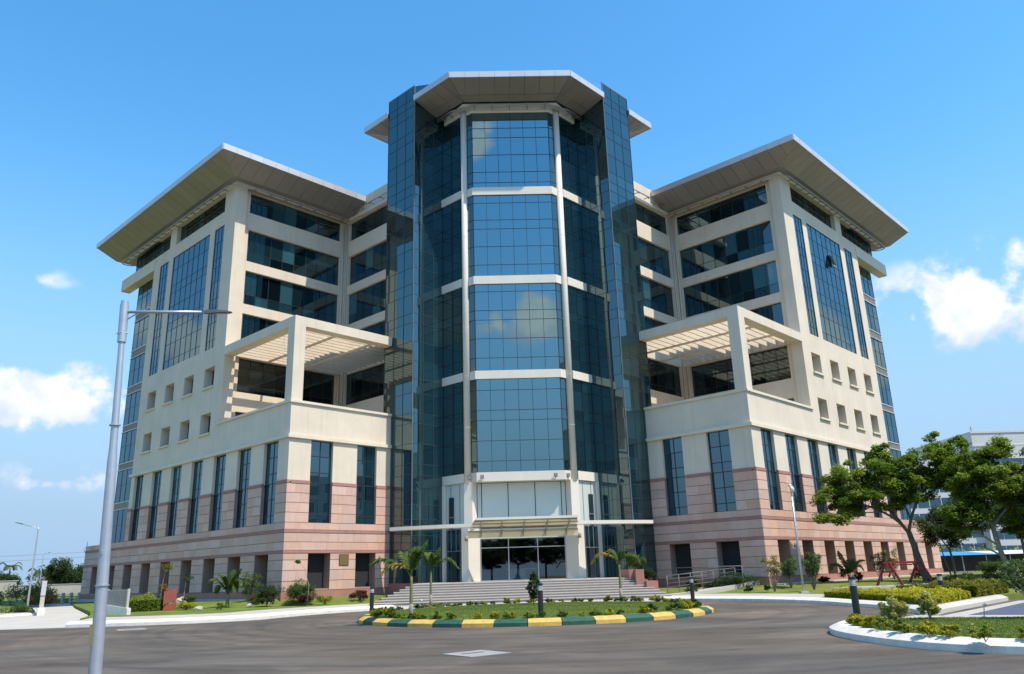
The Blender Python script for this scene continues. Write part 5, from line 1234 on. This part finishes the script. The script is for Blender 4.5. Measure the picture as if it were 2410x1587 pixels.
# grass blades
def blades(name, pts, h, label):
    g = np.random.default_rng(3); N = len(pts); a = g.uniform(0, 6.283, N); w = .009; hh = h*g.uniform(.5, 1.3, N)
    v = np.empty((N, 3, 3)); dx = np.cos(a)*w; dy = np.sin(a)*w
    v[:, 0] = pts+np.column_stack([dx, dy, np.zeros(N)]); v[:, 1] = pts-np.column_stack([dx, dy, np.zeros(N)]); v[:, 2] = pts+np.column_stack([g.normal(0, .02, N), g.normal(0, .02, N), hh])
    me = bpy.data.meshes.new(name); me.vertices.add(N*3); me.vertices.foreach_set('co', v.reshape(-1)); me.loops.add(N*3); me.polygons.add(N)
    me.loops.foreach_set('vertex_index', np.arange(N*3)); me.polygons.foreach_set('loop_start', np.arange(0, N*3, 3)); me.polygons.foreach_set('loop_total', np.full(N, 3))
    me.materials.append(M['grass']); t = me.attributes.new('tint', 'FLOAT', 'FACE'); t.data.foreach_set('value', np.clip(.45+.25*np.sin(pts[:, 0]*1.3)*np.sin(pts[:, 1]*1.7)+g.normal(0, .18, N), 0, 1)); me.update(calc_edges=True)
    o = link(name, me); tag(o, label, 'grass', kind='stuff')
g = np.random.default_rng(9); N = 90000; r_ = 7.6*np.sqrt(g.random(N)); a = g.uniform(0, 6.283, N)
zi_ = np.interp(r_, [0, 2, 4.5, 6.6, 7.72], [.385, .38, .35, .30, .262])
blades('island_grass', np.column_stack([CX+r_*np.cos(a), CY+r_*np.sin(a), zi_]), .035, 'short mown green grass covering the round island')
N = 110000; Q = np.column_stack([g.uniform(7.6, 22, N), g.uniform(-40.2, -28.8, N)])
PI_ = offset(KI[::-1], .52)
ins = np.zeros(N, bool)
for i in range(len(PI_)):
    x1, y1 = PI_[i]; x2, y2 = PI_[(i+1) % len(PI_)]
    ins ^= ((y1 > Q[:, 1]) != (y2 > Q[:, 1])) & (Q[:, 0] < (x2-x1)*(Q[:, 1]-y1)/((y2-y1)+1e-12)+x1)
Q = Q[ins]; blades('lawn_grass', np.column_stack([Q, np.full(len(Q), .262)]), .04, 'short mown green grass covering the right lawn')

# ================================================================== right side planting
hedge('hedge', [(15.4, -11.4), (16.2, -12.2), (19.6, -16.9), (18.9, -18.3), (16.3, -21.2), (14.6, -23.1), (14.75, -21), (15.2, -18.5), (15.3, -15.2), (14.9, -12.2)], .22, .46, 'leaf_yellow', 'low bright yellow hedge behind the curved white kerb', 620, .11)
hedge('hedge', [(18.0, -13.6), (23.2, -13.2), (23.4, -14.0), (21.6, -15.5), (20.0, -17.0), (18.8, -15.6)], .26, .72, 'leaf_olive', 'olive green hedge behind the bright yellow one', 520, .12)
hedge('hedge', [(25.5, -4.2), (38, -3.6), (38, -2.2), (25.5, -2.6)], .45, .62, 'leaf_mid', 'clipped green hedge right of the leaning tree', 420, .09)
hedge('hedge', [(24.3, -9.6), (34, -9.0), (34, -7.6), (24.6, -8.2)], .38, .42, 'leaf_olive', 'low brownish hedge before the clipped green one', 380, .09)
bush('shrub', (14.2, .6, .6), 1.5, .62, 'leaf_dark', 'broad low dark shrub at the pink corner of the right wing', n=7000, leaf=.10, nc=70)
bush('shrub', (11.4, 1.1, .55), .55, .75, 'leaf_dark', 'rounded grey-green shrub beside the access ramp', n=2600, leaf=.08)
bush('shrub', (12.6, .2, .5), .7, .5, 'leaf_dark', 'spiky dark low shrub between ramp and right corner', n=2400, leaf=.15, asp=.18, up=-.2)
bush('shrub', (20.3, 1.2, .62), .38, .55, 'leaf_red', 'small dark red bush nearest the slim grey post', n=1500, leaf=.08)
bush('shrub', (24.1, 4.4, .65), .38, .62, 'leaf_red', 'dark red bush by the wall behind the small palm', n=1500, leaf=.08)
bush('shrub', (31.0, 9.2, .68), .5, .7, 'leaf_dark', 'round clipped shrub behind the red frame', n=1800, leaf=.08)
def shrub_tree(loc, label, h, w, mt, seed, n=16, leaf=.14, stemmat='bark_pale', cat='shrub', name='frangipani'):
    """open multi-stemmed shrub with leaf tufts at the twig ends"""
    g = np.random.default_rng(seed); st, P, T = [], [], []
    for i in range(n):
        a = g.uniform(0, 6.283); rr = w*g.random()**.6; hh = h*g.uniform(.55, 1.0); e = (rr*math.cos(a), rr*math.sin(a), hh)
        b0 = (e[0]*.15, e[1]*.15); st.append(([(b0[0]*.5, b0[1]*.5, -.03), (e[0]*.45+g.normal(0, .05), e[1]*.45+g.normal(0, .05), hh*.5), e], [.015, .010, .006], stemmat))
        P.append(blob(e, (.22, .22, .18), 55, g, .1)); T.append(np.full(55, g.uniform(.2, .8)))
        m_ = (e[0]*.6, e[1]*.6, hh*.66); P.append(blob(m_, (.2, .2, .2), 26, g, .1)); T.append(np.full(26, g.uniform(.1, .6)))
    return plant(name, loc, label, cat, None, [(np.concatenate(P), np.concatenate(T), leaf, mt, .3, .4)], st)
shrub_tree((14.9, -4.6, .42), 'thin yellowish leggy shrub at the corner of the right lawn', 2.0, .55, 'leaf_olive', 21, 18, .11)
shrub_tree((17.0, -1.6, .5), 'dark leggy shrub left of the slim grey post', 1.9, .5, 'leaf_mid', 22, 18, .13)
shrub_tree((17.4, -4.4, .45), 'tall dense leggy shrub right behind the slim grey post', 2.1, .62, 'leaf_mid', 23, 30, .13)
shrub_tree((25.6, 4.0, .66), 'thin leggy shrub between the small palm and the red frame', 2.0, .6, 'leaf_mid', 24, 18, .12)
shrub_tree((27.6, 6.2, .68), 'leggy shrub behind the red swing frame', 2.1, .6, 'leaf_olive', 25, 14, .12)
palm((22.5, 2.2, .62), .35, [(-.55, -.1, 1.75, .1), (1.25, .1, 1.1, .35), (-1.35, -.2, .55, .65), (-.6, -.3, .1, .45), (.5, .4, 1.2, .3), (.9, -.4, .5, .5)], 'short dark palm in front of the right wing wall', (), 1.0, .11, False, seed=5)
rim_shrub((10.4, -2.0, .36), 1.3, 'leaf_mid', 2, 'small round shrub at the lawn edge right of the steps', None); rim_shrub((13.6, -3.6, .38), .9, 'leaf_dark', 1, 'tiny dark stub shrub in the right lawn strip', None); rim_shrub((15.0, -3.0, .4), .9, 'leaf_dark', 3, 'second tiny dark shrub near the slim post', None)
bush('shrub', (7.55, .6, 1.9), .75, .9, 'leaf_mid', 'bushy green plants in the stepped planter right of the steps', n=2600, leaf=.11)
bush('shrub', (8.0, -.6, 1.1), .5, .8, 'leaf_dark', 'dark green plants in the lower planter beside the steps', n=2200, leaf=.11)
# trees on the right
tree('tree', (26.75, 0, .55), 'leaning flat-topped tree spreading its crown before the right wing',
     [([(0, 0, -.2), (-.1, .05, .8), (-.35, .1, 2.0), (-.62, .1, 3.3)], .23, .17),
      ([(-.62, .1, 3.2), (-1.4, -.2, 4.1), (-3.2, -.6, 5.0), (-5.2, -.8, 5.4)], .12, .03), ([(-.62, .1, 3.2), (-1.2, .6, 4.6), (-2.6, 1.2, 6.0), (-3.8, 1.6, 7.2)], .11, .03),
      ([(-.62, .1, 3.3), (-.2, 0, 4.6), (.6, -.3, 5.9), (1.8, -.6, 7.2)], .12, .03), ([(.3, -.2, 5.5), (1.6, -.2, 6.1), (3.4, .1, 6.7)], .07, .025), ([(-.4, 0, 4.2), (-.6, .6, 6.0), (-1.0, 1.0, 8.0)], .08, .025), ([(-2.2, -.4, 4.6), (-4.2, -1.2, 4.6), (-6.4, -1.3, 4.5)], .05, .018)],
     [((-2.2, .2, 6.8), (3.6, 2.7, 1.6), 104), ((-4.6, -.3, 5.6), (2.5, 1.9, 1.1), 46), ((1.6, .0, 7.4), (2.9, 2.3, 1.9), 88), ((-6.3, -1.2, 4.4), (1.0, .8, .5), 9), ((-1.9, .4, 8.8), (1.3, 1.2, .7), 12), ((4.1, .1, 7.0), (1.7, 1.5, 1.5), 30), ((3.4, .2, 9.3), (1.5, 1.3, .9), 15), ((-.5, .2, 5.4), (1.6, 1.4, .7), 16)], 'leaf_tree', .21, 200, seed=3, cr=.52, flat=.62)
tree('tree', (30.4, -4.0, .5), 'bending pale-trunked tree right of the leaning tree',
     [([(0, 0, -.1), (-.35, 0, .6), (-.75, 0, 1.6), (-.9, .1, 3.3)], .19, .14), ([(-.9, .1, 3.2), (-1.2, .2, 4.6), (-1.4, .3, 6.4), (-.8, .3, 8.0)], .12, .03), ([(-.8, .05, 2.2), (-1.8, .2, 3.0), (-2.9, .2, 3.9)], .08, .03), ([(-.9, .1, 3.4), (.4, -.2, 4.8), (1.6, -.4, 6.0)], .10, .03), ([(-.75, 0, 1.6), (-1.5, .2, 2.1), (-2.4, .3, 2.3)], .07, .03)],
     [((-.8, .2, 6.4), (2.1, 1.8, 2.2), 80), ((1.6, -.3, 5.6), (2.0, 1.6, 1.9), 66), ((-2.4, .2, 4.2), (1.6, 1.2, 1.1), 34), ((.4, .2, 8.4), (.9, .9, .8), 10), ((3.0, -.3, 7.0), (1.7, 1.4, 1.7), 44), ((1.5, -.2, 3.6), (1.8, 1.3, 1.0), 30)], 'leaf_tree', .21, 210, bark='bark_pale', seed=8, cr=.54, flat=.62)
tree('tree', (33.0, 7.6, .6), 'small dark round tree beside the end of the pink wall',
     [([(0, 0, -.1), (.05, 0, 1.2), (-.1, 0, 2.2)], .10, .07), ([(-.1, 0, 2.1), (-.7, .1, 3.2), (-1.2, .1, 4.2)], .06, .02), ([(-.1, 0, 2.1), (.6, .2, 3.2), (1.0, .3, 4.4)], .06, .02), ([(-.25, 0, -.1), (-.55, .1, 1.4), (-.7, .1, 2.6)], .06, .03)],
     [((-.2, .1, 3.9), (1.9, 1.8, 1.5), 70)], 'leaf_dark', .17, 230, seed=12, cr=.45, flat=.75, up=.35)
tree('tree', (39, 6, .6), 'dark leafy tree behind the bending pale trunk',
     [([(0, 0, -.1), (.2, 0, 1.3), (.9, .2, 2.2), (1.3, .2, 3.2)], .13, .09), ([(.5, .1, 1.8), (-.8, .2, 3.0), (-1.6, .2, 4.4)], .07, .02), ([(1.3, .2, 3.2), (2.0, .2, 5.0)], .06, .02)],
     [((.2, .1, 4.6), (2.6, 2.2, 1.9), 76)], 'leaf_dark', .18, 220, seed=14, cr=.5, flat=.7, up=.35)
tree('tree', (33.6, -10.5, .4), 'tall bright green tree at the right edge of the picture',
     [([(0, 0, -.1), (-.1, 0, 2.2), (-.2, 0, 4.2)], .2, .14), ([(-.2, 0, 4.0), (-1.6, .1, 5.6), (-2.6, .1, 7.0)], .1, .03), ([(-.2, 0, 4.0), (.8, .2, 6.2), (1.0, .2, 8.8)], .1, .03), ([(-.1, 0, 3.0), (-1.6, -.3, 3.8), (-2.8, -.4, 4.2)], .07, .03)],
     [((-.6, 0, 7.4), (2.6, 2.2, 2.5), 96), ((-2.4, -.2, 5.0), (2.2, 1.6, 1.8), 70), ((.8, .1, 4.4), (2.0, 1.6, 1.8), 44), ((-2.6, -.2, 3.2), (1.6, 1.3, .9), 26)], 'leaf_tree', .21, 210, seed=17, cr=.55, flat=.62)
tree('tree', (36.2, -3.2, .5), 'dense low-crowned tree filling the right edge behind the bending trunk',
     [([(0, 0, -.1), (.1, 0, 1.4), (0, 0, 2.6)], .16, .11), ([(0, 0, 2.4), (-1.4, .2, 3.6), (-2.2, .2, 5.0)], .08, .03), ([(0, 0, 2.4), (1.4, .2, 4.2), (2.0, .2, 5.8)], .08, .03)],
     [((-.4, 0, 4.6), (3.0, 2.2, 2.5), 120)], 'leaf_tree', .22, 170, seed=35, cr=.62, flat=.65)
tree('tree', (43.5, 15, .6), 'leafy tree screening the distant white block behind the end of the pink wall',
     [([(0, 0, -.1), (.1, 0, 2.0), (0, 0, 3.6)], .16, .11), ([(0, 0, 3.4), (-1.4, .2, 5.0), (-2.2, .2, 6.4)], .08, .03), ([(0, 0, 3.4), (1.4, .2, 5.2), (2.0, .2, 6.8)], .08, .03)],
     [((0, 0, 6.0), (3.4, 2.6, 2.6), 110)], 'leaf_mid', .24, 130, seed=33, cr=.7, flat=.65)
tree('tree', (52.5, 12, .6), 'leafy tree screening the right part of the parking shed',
     [([(0, 0, -.1), (.1, 0, 2.0), (0, 0, 3.2)], .16, .11), ([(0, 0, 3.0), (-1.4, .2, 4.6), (-2.2, .2, 6.2)], .08, .03), ([(0, 0, 3.0), (1.4, .2, 5.0), (2.0, .2, 6.8)], .08, .03)],
     [((0, 0, 5.8), (3.6, 2.6, 3.0), 120)], 'leaf_tree', .25, 130, seed=34, cr=.7, flat=.65)
# multi-stemmed plant on the right lawn
g = np.random.default_rng(31); st, P, T = [], [], []
for i in range(16):
    a = g.uniform(0, 6.283); e = (.75*math.cos(a)*g.random()**.5-.1, .6*math.sin(a)*g.random()**.5, g.uniform(.85, 1.45))
    st.append(([(g.normal(0, .08), g.normal(0, .08), -.03), (e[0]*.3, e[1]*.3, e[2]*.55), e], [.045, .032, .015], 'bark_pale'))
    P.append(blob(e, (.26, .26, .2), 85, g, .1)); T.append(np.full(85, g.uniform(.1, .7)))
plant('frangipani', (13.35, -31.3, .26), 'gnarled multi-stemmed plant at the right edge of the near lawn', 'shrub', None, [(np.concatenate(P), np.concatenate(T), .12, 'leaf_mid', .3, .45)], st)
bush('shrub', (13.6, -32.4, .26), .3, .55, 'leaf_orange', 'pinkish dry shrub at the foot of the gnarled plant', n=700, leaf=.09)

# ================================================================== left side planting
hedge('hedge', [(-25.0, -4.3), (-22.75, -3.3), (-22.6, -1.9), (-25.6, -2.8)], .36, .95, 'leaf_lite', 'tall yellow-green hedge between ribbed panel and red sculpture', 620, .10)
palm((-19.15, -1.4, .38), .75, [(.7, 0, 1.55, .15), (-.65, -.1, 1.25, .25), (-1.3, -.2, .6, .65), (-.9, .3, .15, .5), (.9, -.2, .6, .55), (.15, .3, 1.5, .2), (.6, -.3, .2, .5), (-.3, -.3, 1.1, .3)], 'short green palm on the left lawn', (), 1.0, .11, False, seed=6)
shrub_tree((-18.4, .6, .45), 'wide leggy shrub beside the short palm on the left lawn', 1.9, 1.0, 'leaf_mid', 41, 30, .12)
bush('shrub', (-17.6, .1, .45), .55, .7, 'leaf_orange', 'orange flowering shrub below the leggy shrub on the left lawn', n=2200, leaf=.08)
bush('shrub', (-16.6, -1.6, .45), .85, 1.15, 'leaf_dark', 'round dark shrub left of the pair near the left wing corner', n=5200, leaf=.09, nc=44)
bush('shrub', (-14.7, -.9, .5), 1.0, 1.25, 'leaf_mid', 'large round green shrub right of the pair near the left wing corner', n=6500, leaf=.09, nc=50)
bush('shrub', (-14.0, -2.2, .42), .5, .6, 'leaf_red', 'low dark purple shrub in front of the round green shrubs', n=1800, leaf=.08)
bush('shrub', (-13.0, -1.2, .46), .6, .42, 'leaf_lite', 'low light green plants right of the round shrubs', n=1800, leaf=.08)
bush('shrub', (-11.0, .2, .5), .62, .62, 'leaf_red', 'dark bronze shrub at the left end of the steps', n=2600, leaf=.08)
bush('shrub', (-20.9, -3.5, .36), .5, .5, 'leaf_yellow', 'yellow-green shrub just right of the red sculpture', n=1900, leaf=.08)
bush('shrub', (-27.0, 8.6, .55), .6, .75, 'leaf_dark', 'dark round shrub close to the left wing wall', n=2200, leaf=.09)
bush('shrub', (-24.0, 4.9, .55), .5, .55, 'leaf_mid', 'small green shrub by the left wall near the short palm', n=1800, leaf=.09)
bush('shrub', (-28.5, 7.2, .5), 1.0, .55, 'leaf_lite', 'low clipped yellow-green shrub by the left wall', n=3200, leaf=.09)
rim_shrub((-18.5, -4.6, .35), 1.2, 'leaf_lite', 1, 'small weed-like plant in the open left lawn', None)
# thin saplings
def sapling(loc, h, lean, label, mt='leaf_mid', k=0, tuft=.4):
    g = np.random.default_rng(70+k); e = Vector((lean, 0, h)); P = blob((lean*1.12, 0, h), (tuft, tuft*.8, tuft*.7), 170, g, .1); T = g.random(len(P))
    plant('sapling', loc, label, 'sapling', None, [(P, T, .13, mt, .2, .45)], [([(0, 0, 0), (-lean*.1, 0, h*.45), (lean*.45, 0, h*.85), tuple(e)], [.022, .02, .014, .008], 'bark_pale')])
sapling((-13.75, -2.9, .4), 2.6, -.62, 'thin pale leaning sapling in front of the left wing', 'leaf_mid', 1, .18)
sapling((-24.3, .9, .45), 2.55, .25, 'spindly sapling with upright leaves behind the tall hedge', 'leaf_olive', 2, .42)
sapling((-22.6, .4, .45), 1.75, .1, 'dark-leaved sapling behind the red sculpture', 'leaf_dark', 3, .42)
sapling((-24.1, .2, .45), 1.25, .2, 'short reddish sapling behind the tall hedge', 'leaf_orange', 4, .36)
def boulder(loc, s_, label):
    g = np.random.default_rng(int(abs(loc[0])*10)); import bmesh
    bm = bmesh.new(); bmesh.ops.create_icosphere(bm, subdivisions=3, radius=1.0)
    for v in bm.verts: v.co *= 1+.16*math.sin(v.co.x*3.1+loc[0])*math.cos(v.co.y*2.7)+.06*math.sin(v.co.z*7+v.co.x*5); v.co.z *= .62
    me = bpy.data.meshes.new('boulder'); bm.to_mesh(me); bm.free(); me.materials.append(M['boulder']); o = link('boulder', me); o.location = loc; o.scale = (s_, s_*.8, s_); tag(o, label, 'boulder')
M['boulder'] = surf('boulder', (.55, .47, .38), .9, .12, 3, 6, .4, 12)
boulder((-20.0, -4.1, .42), .24, 'small tan boulder right of the red sculpture'); boulder((-24.9, 6.0, .7), .42, 'pale boulder at the foot of the left wing wall'); boulder((-17.6, -1.9, .45), .2, 'small white stone below the orange flowers')
# far left
bush('shrub', (-46, 24, .5), 2.2, 1.5, 'leaf_mid', 'green shrub mass behind the left street lamp', n=5000, leaf=.16, nc=40)
bush('shrub', (-43.0, 21, .45), 1.6, .9, 'leaf_orange', 'orange flowering shrub behind the left street lamp', n=4200, leaf=.13, nc=36)
bush('shrub', (-51, 26, .5), 1.8, 1.0, 'leaf_lite', 'light green shrub at the far left lawn edge', n=3600, leaf=.15)
bush('shrub', (-35.6, 4.2, .3), .9, .45, 'leaf_mid', 'low green plants round the foot of the left street lamp', n=2200, leaf=.10)
M['wallb'] = surf('compound_wall', (.56, .50, .41), .9, .08, .5, 6, .1, 20, streak=.2)
o = empty('compound_wall', (-75, 72, .8), R(4), 'long beige compound wall with a taller left section', 'wall')
mb = MB(); mb.box(-40, 0, -.15, .15, 0, 2.2); mb.build('tall_section', [M['wallb']], o)
mb = MB(); mb.box(0, 45, -.15, .15, 0, 1.5); mb.build('low_section', [M['wallb']], o)
mb = MB(); mb.box(-40.2, .2, -.22, .22, 2.2, 2.3); mb.box(.0, 45, -.22, .22, 1.5, 1.58); mb.build('coping', [M['wallb']], o)
def far_tree(loc, rx, rz, mt, label, seed, nc=60, leaf=.34, per=120, cr=.9, th=1.0):
    return tree('tree', loc, label, [([(0, 0, -.2), (.1, 0, th), (0, 0, th+rz*.6)], .18, .08), ([(0, 0, th), (rx*.4, 0, th+rz*.6), (rx*.6, 0, th+rz)], .08, .03), ([(0, 0, th), (-rx*.4, 0, th+rz*.6), (-rx*.6, 0, th+rz)], .08, .03)],
                [((0, 0, th+rz*.8), (rx, rx*.9, rz), nc)], mt, leaf, per, seed=seed, cr=cr, flat=.8, up=.3)
far_tree((-77.8, 90, .8), 2.2, 3.0, 'leaf_dark', 'dense dark conical tree behind the compound wall', 51, 90, .30, 150, .75, .8)
far_tree((-91.0, 88, .8), 3.6, 2.3, 'leaf_mid', 'broad mid-green tree left of the dense dark tree', 52, 80)
far_tree((-98.5, 92, .8), 3.4, 3.6, 'leaf_mid', 'tall green tree at the left edge of the picture', 53, 80)
far_tree((-84.6, 86, .8), 2.4, 1.4, 'leaf_dark', 'low dark bushy tree under the far palm', 54, 50)
far_tree((-70.5, 92, .8), 2.6, 1.9, 'leaf_lite', 'yellowish tree right of the dense dark tree', 55, 50)
far_tree((-64.5, 94, .8), 3.2, 2.2, 'leaf_dark', 'dark tree beside the far end of the pink wing', 56, 60)
far_tree((-69, 150, 1), 3.6, 4.2, 'leaf_dark', 'small distant tree above the white roof', 57, 40)
far_tree((-104, 150, 1), 12, 3, 'leaf_dark', 'distant dark tree belt at the far left', 58, 110, .6, 90, 1.6)
far_tree((-84, 165, 1), 10, 3, 'leaf_mid', 'distant tree belt behind the dense dark tree', 59, 100, .6, 90, 1.6)
for k, (x, y, h) in enumerate(((-88.0, 92, 4.3), (-82.6, 92, 3.2))):
    o = palm((x, y, .8), h, [(2.2*math.cos(a), 1.4*math.sin(a), .7 if math.sin(a*2) > 0 else -.1, .9) for a in np.linspace(0, 5.6, 8)], ('tall coconut palm above the far left trees', 'lower coconut palm right of the taller one')[k], (), 1.0, .16, False, seed=60+k)
# pylon, wires and far roofs
o = empty('utility_pole', (-76.5, 95, .8), 0, 'thin dark utility pole with forked top behind the trees', 'utility pole')
mb = MB(); mb.tube([(0, 0, 0), (0, 0, 8.9)], [.12, .05], 8); mb.build('pole', [M['lampgrey']], o)
mb = MB(); mb.tube([(-.5, 0, 7.7), (-.35, 0, 7.2), (0, 0, 7.0), (.35, 0, 7.2), (.5, 0, 7.7)], .045, 6); mb.tube([(-.3, 0, 7.9), (.3, 0, 7.9)], .04, 6); mb.build('cross_arm', [M['lampgrey']], o)
o = empty('power_line', (-76.5, 95, 7.7), 0, 'two faint power wires running left from the utility pole', 'wires')
for k in (0, 1):
    mb = MB(); mb.tube([(-60+6*i, 12-1.2*i, .2-.9*k-.3*math.sin(math.pi*i/10)) for i in range(11)], .02, 4); mb.build('wire', [M['lampgrey']], o)
M['whiteroof'] = surf('white_sheet_roof', (.72, .72, .70), .6, .05, .3, 3)
for k, (x, y, w, h, lab) in enumerate(((-130, 200, 26, 6.9, 'long white-roofed shed beyond the far left trees'), (-106, 205, 16, 6.2, 'white-roofed shed right of the dense dark tree'))):
    o = empty('warehouse', (x, y, .5), 0, lab, 'building')
    mb = MB(); mb.box(-w/2, w/2, 0, 20, 0, h-1.0); mb.build('wall', [M['wallb']], o)
    mb = MB(); mb.add([(-w/2-.5, -.6, h-1.0), (w/2+.5, -.6, h-1.0), (w/2+.5, 10, h), (-w/2-.5, 10, h), (-w/2-.5, 20.6, h-1.0), (w/2+.5, 20.6, h-1.0)], [(0, 1, 2, 3), (3, 2, 5, 4), (0, 3, 4), (1, 5, 2)]); mb.build('roof', [M['whiteroof']], o)

# ================================================================== right background
o = empty('parking_shed', (57, 48, .5), R(0), 'low parking shed with blue and white sheet roof behind the right trees', 'shed')
M['blueroof'] = surf('blue_sheet', (.06, .27, .55), .5, .06, .5, 3)
for k in range(10):
    mb = MB(); mb.add([(-6+3*k, -3, 1.95), (-3.03+3*k, -3, 1.95), (-3.03+3*k, 4, 2.42), (-6+3*k, 4, 2.42), (-6+3*k, -3, 2.0), (-3.03+3*k, -3, 2.0), (-3.03+3*k, 4, 2.47), (-6+3*k, 4, 2.47)], [(0, 3, 2, 1), (4, 5, 6, 7), (0, 1, 5, 4), (2, 3, 7, 6), (1, 2, 6, 5), (3, 0, 4, 7)]); mb.build('roof_sheet', [M['blueroof'] if k < 3 else M['whiteroof']], o)
    mb = MB(); mb.tube([(-4.5+3*k, -2.6, 0), (-4.5+3*k, -2.6, 2.0)], .06, 6); mb.build('post', [M['galv']], o)
mb = MB(); mb.box(-6, 24, 3.9, 4.0, 0, 2.38); mb.build('back_wall', [M['lampgrey']], o)
o = empty('office_block', (104, 150, .5), 0, 'distant white office block with blue glass bands behind the right trees', 'building')
M['farwhite'] = surf('far_white_wall', (.62, .60, .57), .8, .05, .2, 4)
mb = MB(); mb.box(0, 20, 2, 30, 0, 27.2); mb.box(20, 80, 0, 30, 0, 33.5); mb.build('wall', [M['farwhite']], o)
for z_ in (29.9, 33.4):
    mb = MB(); mb.box(19.8, 80.2, -.2, 30, z_, z_+.45); mb.build('cornice', [M['farwhite']], o)
for lvl in range(7):
    z_ = 2.5+3.75*lvl
    for k in range(20):
        mb = MB(); x = 20.6+2.95*k; mb.box(x, x+2.75, -.08, .1, z_, z_+2.1); mb.build('window', [M['g_wing']], o)
for lvl in range(6):
    for k in range(6):
        mb = MB(); x = .6+3.2*k; mb.box(x, x+2.9, 1.92, 2.1, 3+3.9*lvl, 5.4+3.9*lvl); mb.build('window', [M['g_wing']], o)
mb = MB(); mb.tube([(24, 6, 33.5), (24, 6, 36.2)], .09, 5); mb.tube([(23.2, 6, 35.6), (24.8, 6, 35.6)], .05, 5); mb.build('antenna', [M['lampgrey']], o)
mb = MB(); mb.box(25.5, 38, -.25, .1, 26.6, 29.8); mb.build('blank_bay', [M['farwhite']], o)
# far green belt
g = np.random.default_rng(77); P, T = [], []
for k in range(150):
    x = g.uniform(48, 190); y = g.uniform(62, 120); c = (x, y, 1.2+g.uniform(0, 2.2)); P.append(blob(c, (2.6, 2.0, 1.7), 70, g, .2)); T.append(np.full(70, g.uniform(.1, .9)))
o = link('treeline', leaves_mesh('treeline', np.concatenate(P), .6, M['leaf_lite'], .4, .6, np.concatenate(T))); tag(o, 'hazy green belt of scrub behind the parking shed', 'scrub', kind='stuff')
for k, (x, y, r_, h_, mt, lab) in enumerate(((40, 14, 1.2, 1.3, 'leaf_mid', 'green shrub by the end of the pink wall'), (44.5, 12, 1.6, 1.6, 'leaf_lite', 'bright green shrub left of the parking shed posts'), (43, 4, 1.5, 1.1, 'leaf_mid', 'green shrub under the dark leafy tree'), (47, 0, 1.7, 1.5, 'leaf_mid', 'shrub at the right edge below the trees'), (36.5, 3.5, .7, .5, 'leaf_yellow', 'small yellow shrub behind the clipped hedge'), (38.5, -6.5, 1.4, 1.0, 'leaf_mid', 'shrub right of the low brownish hedge'))):
    bush('shrub', (x, y, .5), r_, h_, mt, lab, n=3000, leaf=.14, nc=30)

# ================================================================== what stands across the road (seen mirrored in the glass)
src = tree('tree', (-14, -92, 0), 'spreading tree across the road mirrored in the entrance glass, leftmost', [([(0, 0, -.1), (.1, 0, 2.0), (.0, 0, 3.6)], .25, .18), ([(0, 0, 3.4), (-1.8, .2, 5.2), (-2.8, .3, 6.8)], .12, .04), ([(0, 0, 3.4), (1.8, -.2, 5.2), (2.8, .3, 6.8)], .12, .04)],
           [((0, 0, 6.2), (4.0, 3.4, 2.6), 120)], 'leaf_dark', .38, 110, seed=90, cr=.9, flat=.6)
src['group'] = 'trees across the road'
for k, (x, y, s_) in enumerate(((-8.5, -98, 1.0), (-3.0, -90, .85), (2.0, -97, 1.1), (7.0, -89, .9), (12.0, -98, 1.1), (17, -90, .95), (23, -96, 1.15))):
    c = src.copy(); COL.objects.link(c); c.location = (x, y, 0); c.scale = (s_, s_, s_); c.rotation_euler = (0, 0, 1.3*k+.7); c['label'] = 'spreading tree across the road mirrored in the entrance glass, %s' % ('second from left', 'third from left', 'fourth from left', 'fourth from right', 'third from right', 'second from right', 'rightmost')[k]
    for ch in src.children: d_ = ch.copy(); COL.objects.link(d_); d_.parent = c
o = empty('office_block', (128, -34, 0), R(-78), 'pale office block off to the right, mirrored in the left windows', 'building')
mb = MB(); mb.box(-30, 30, 0, 16, 0, 26); mb.build('wall', [M['farwhite']], o)
for lvl in range(6):
    for k in range(12):
        mb = MB(); x = -28.5+4.8*k; mb.box(x, x+3.2, -.1, .1, 2+4*lvl, 4.2+4*lvl); mb.build('window', [M['g_dark']], o)
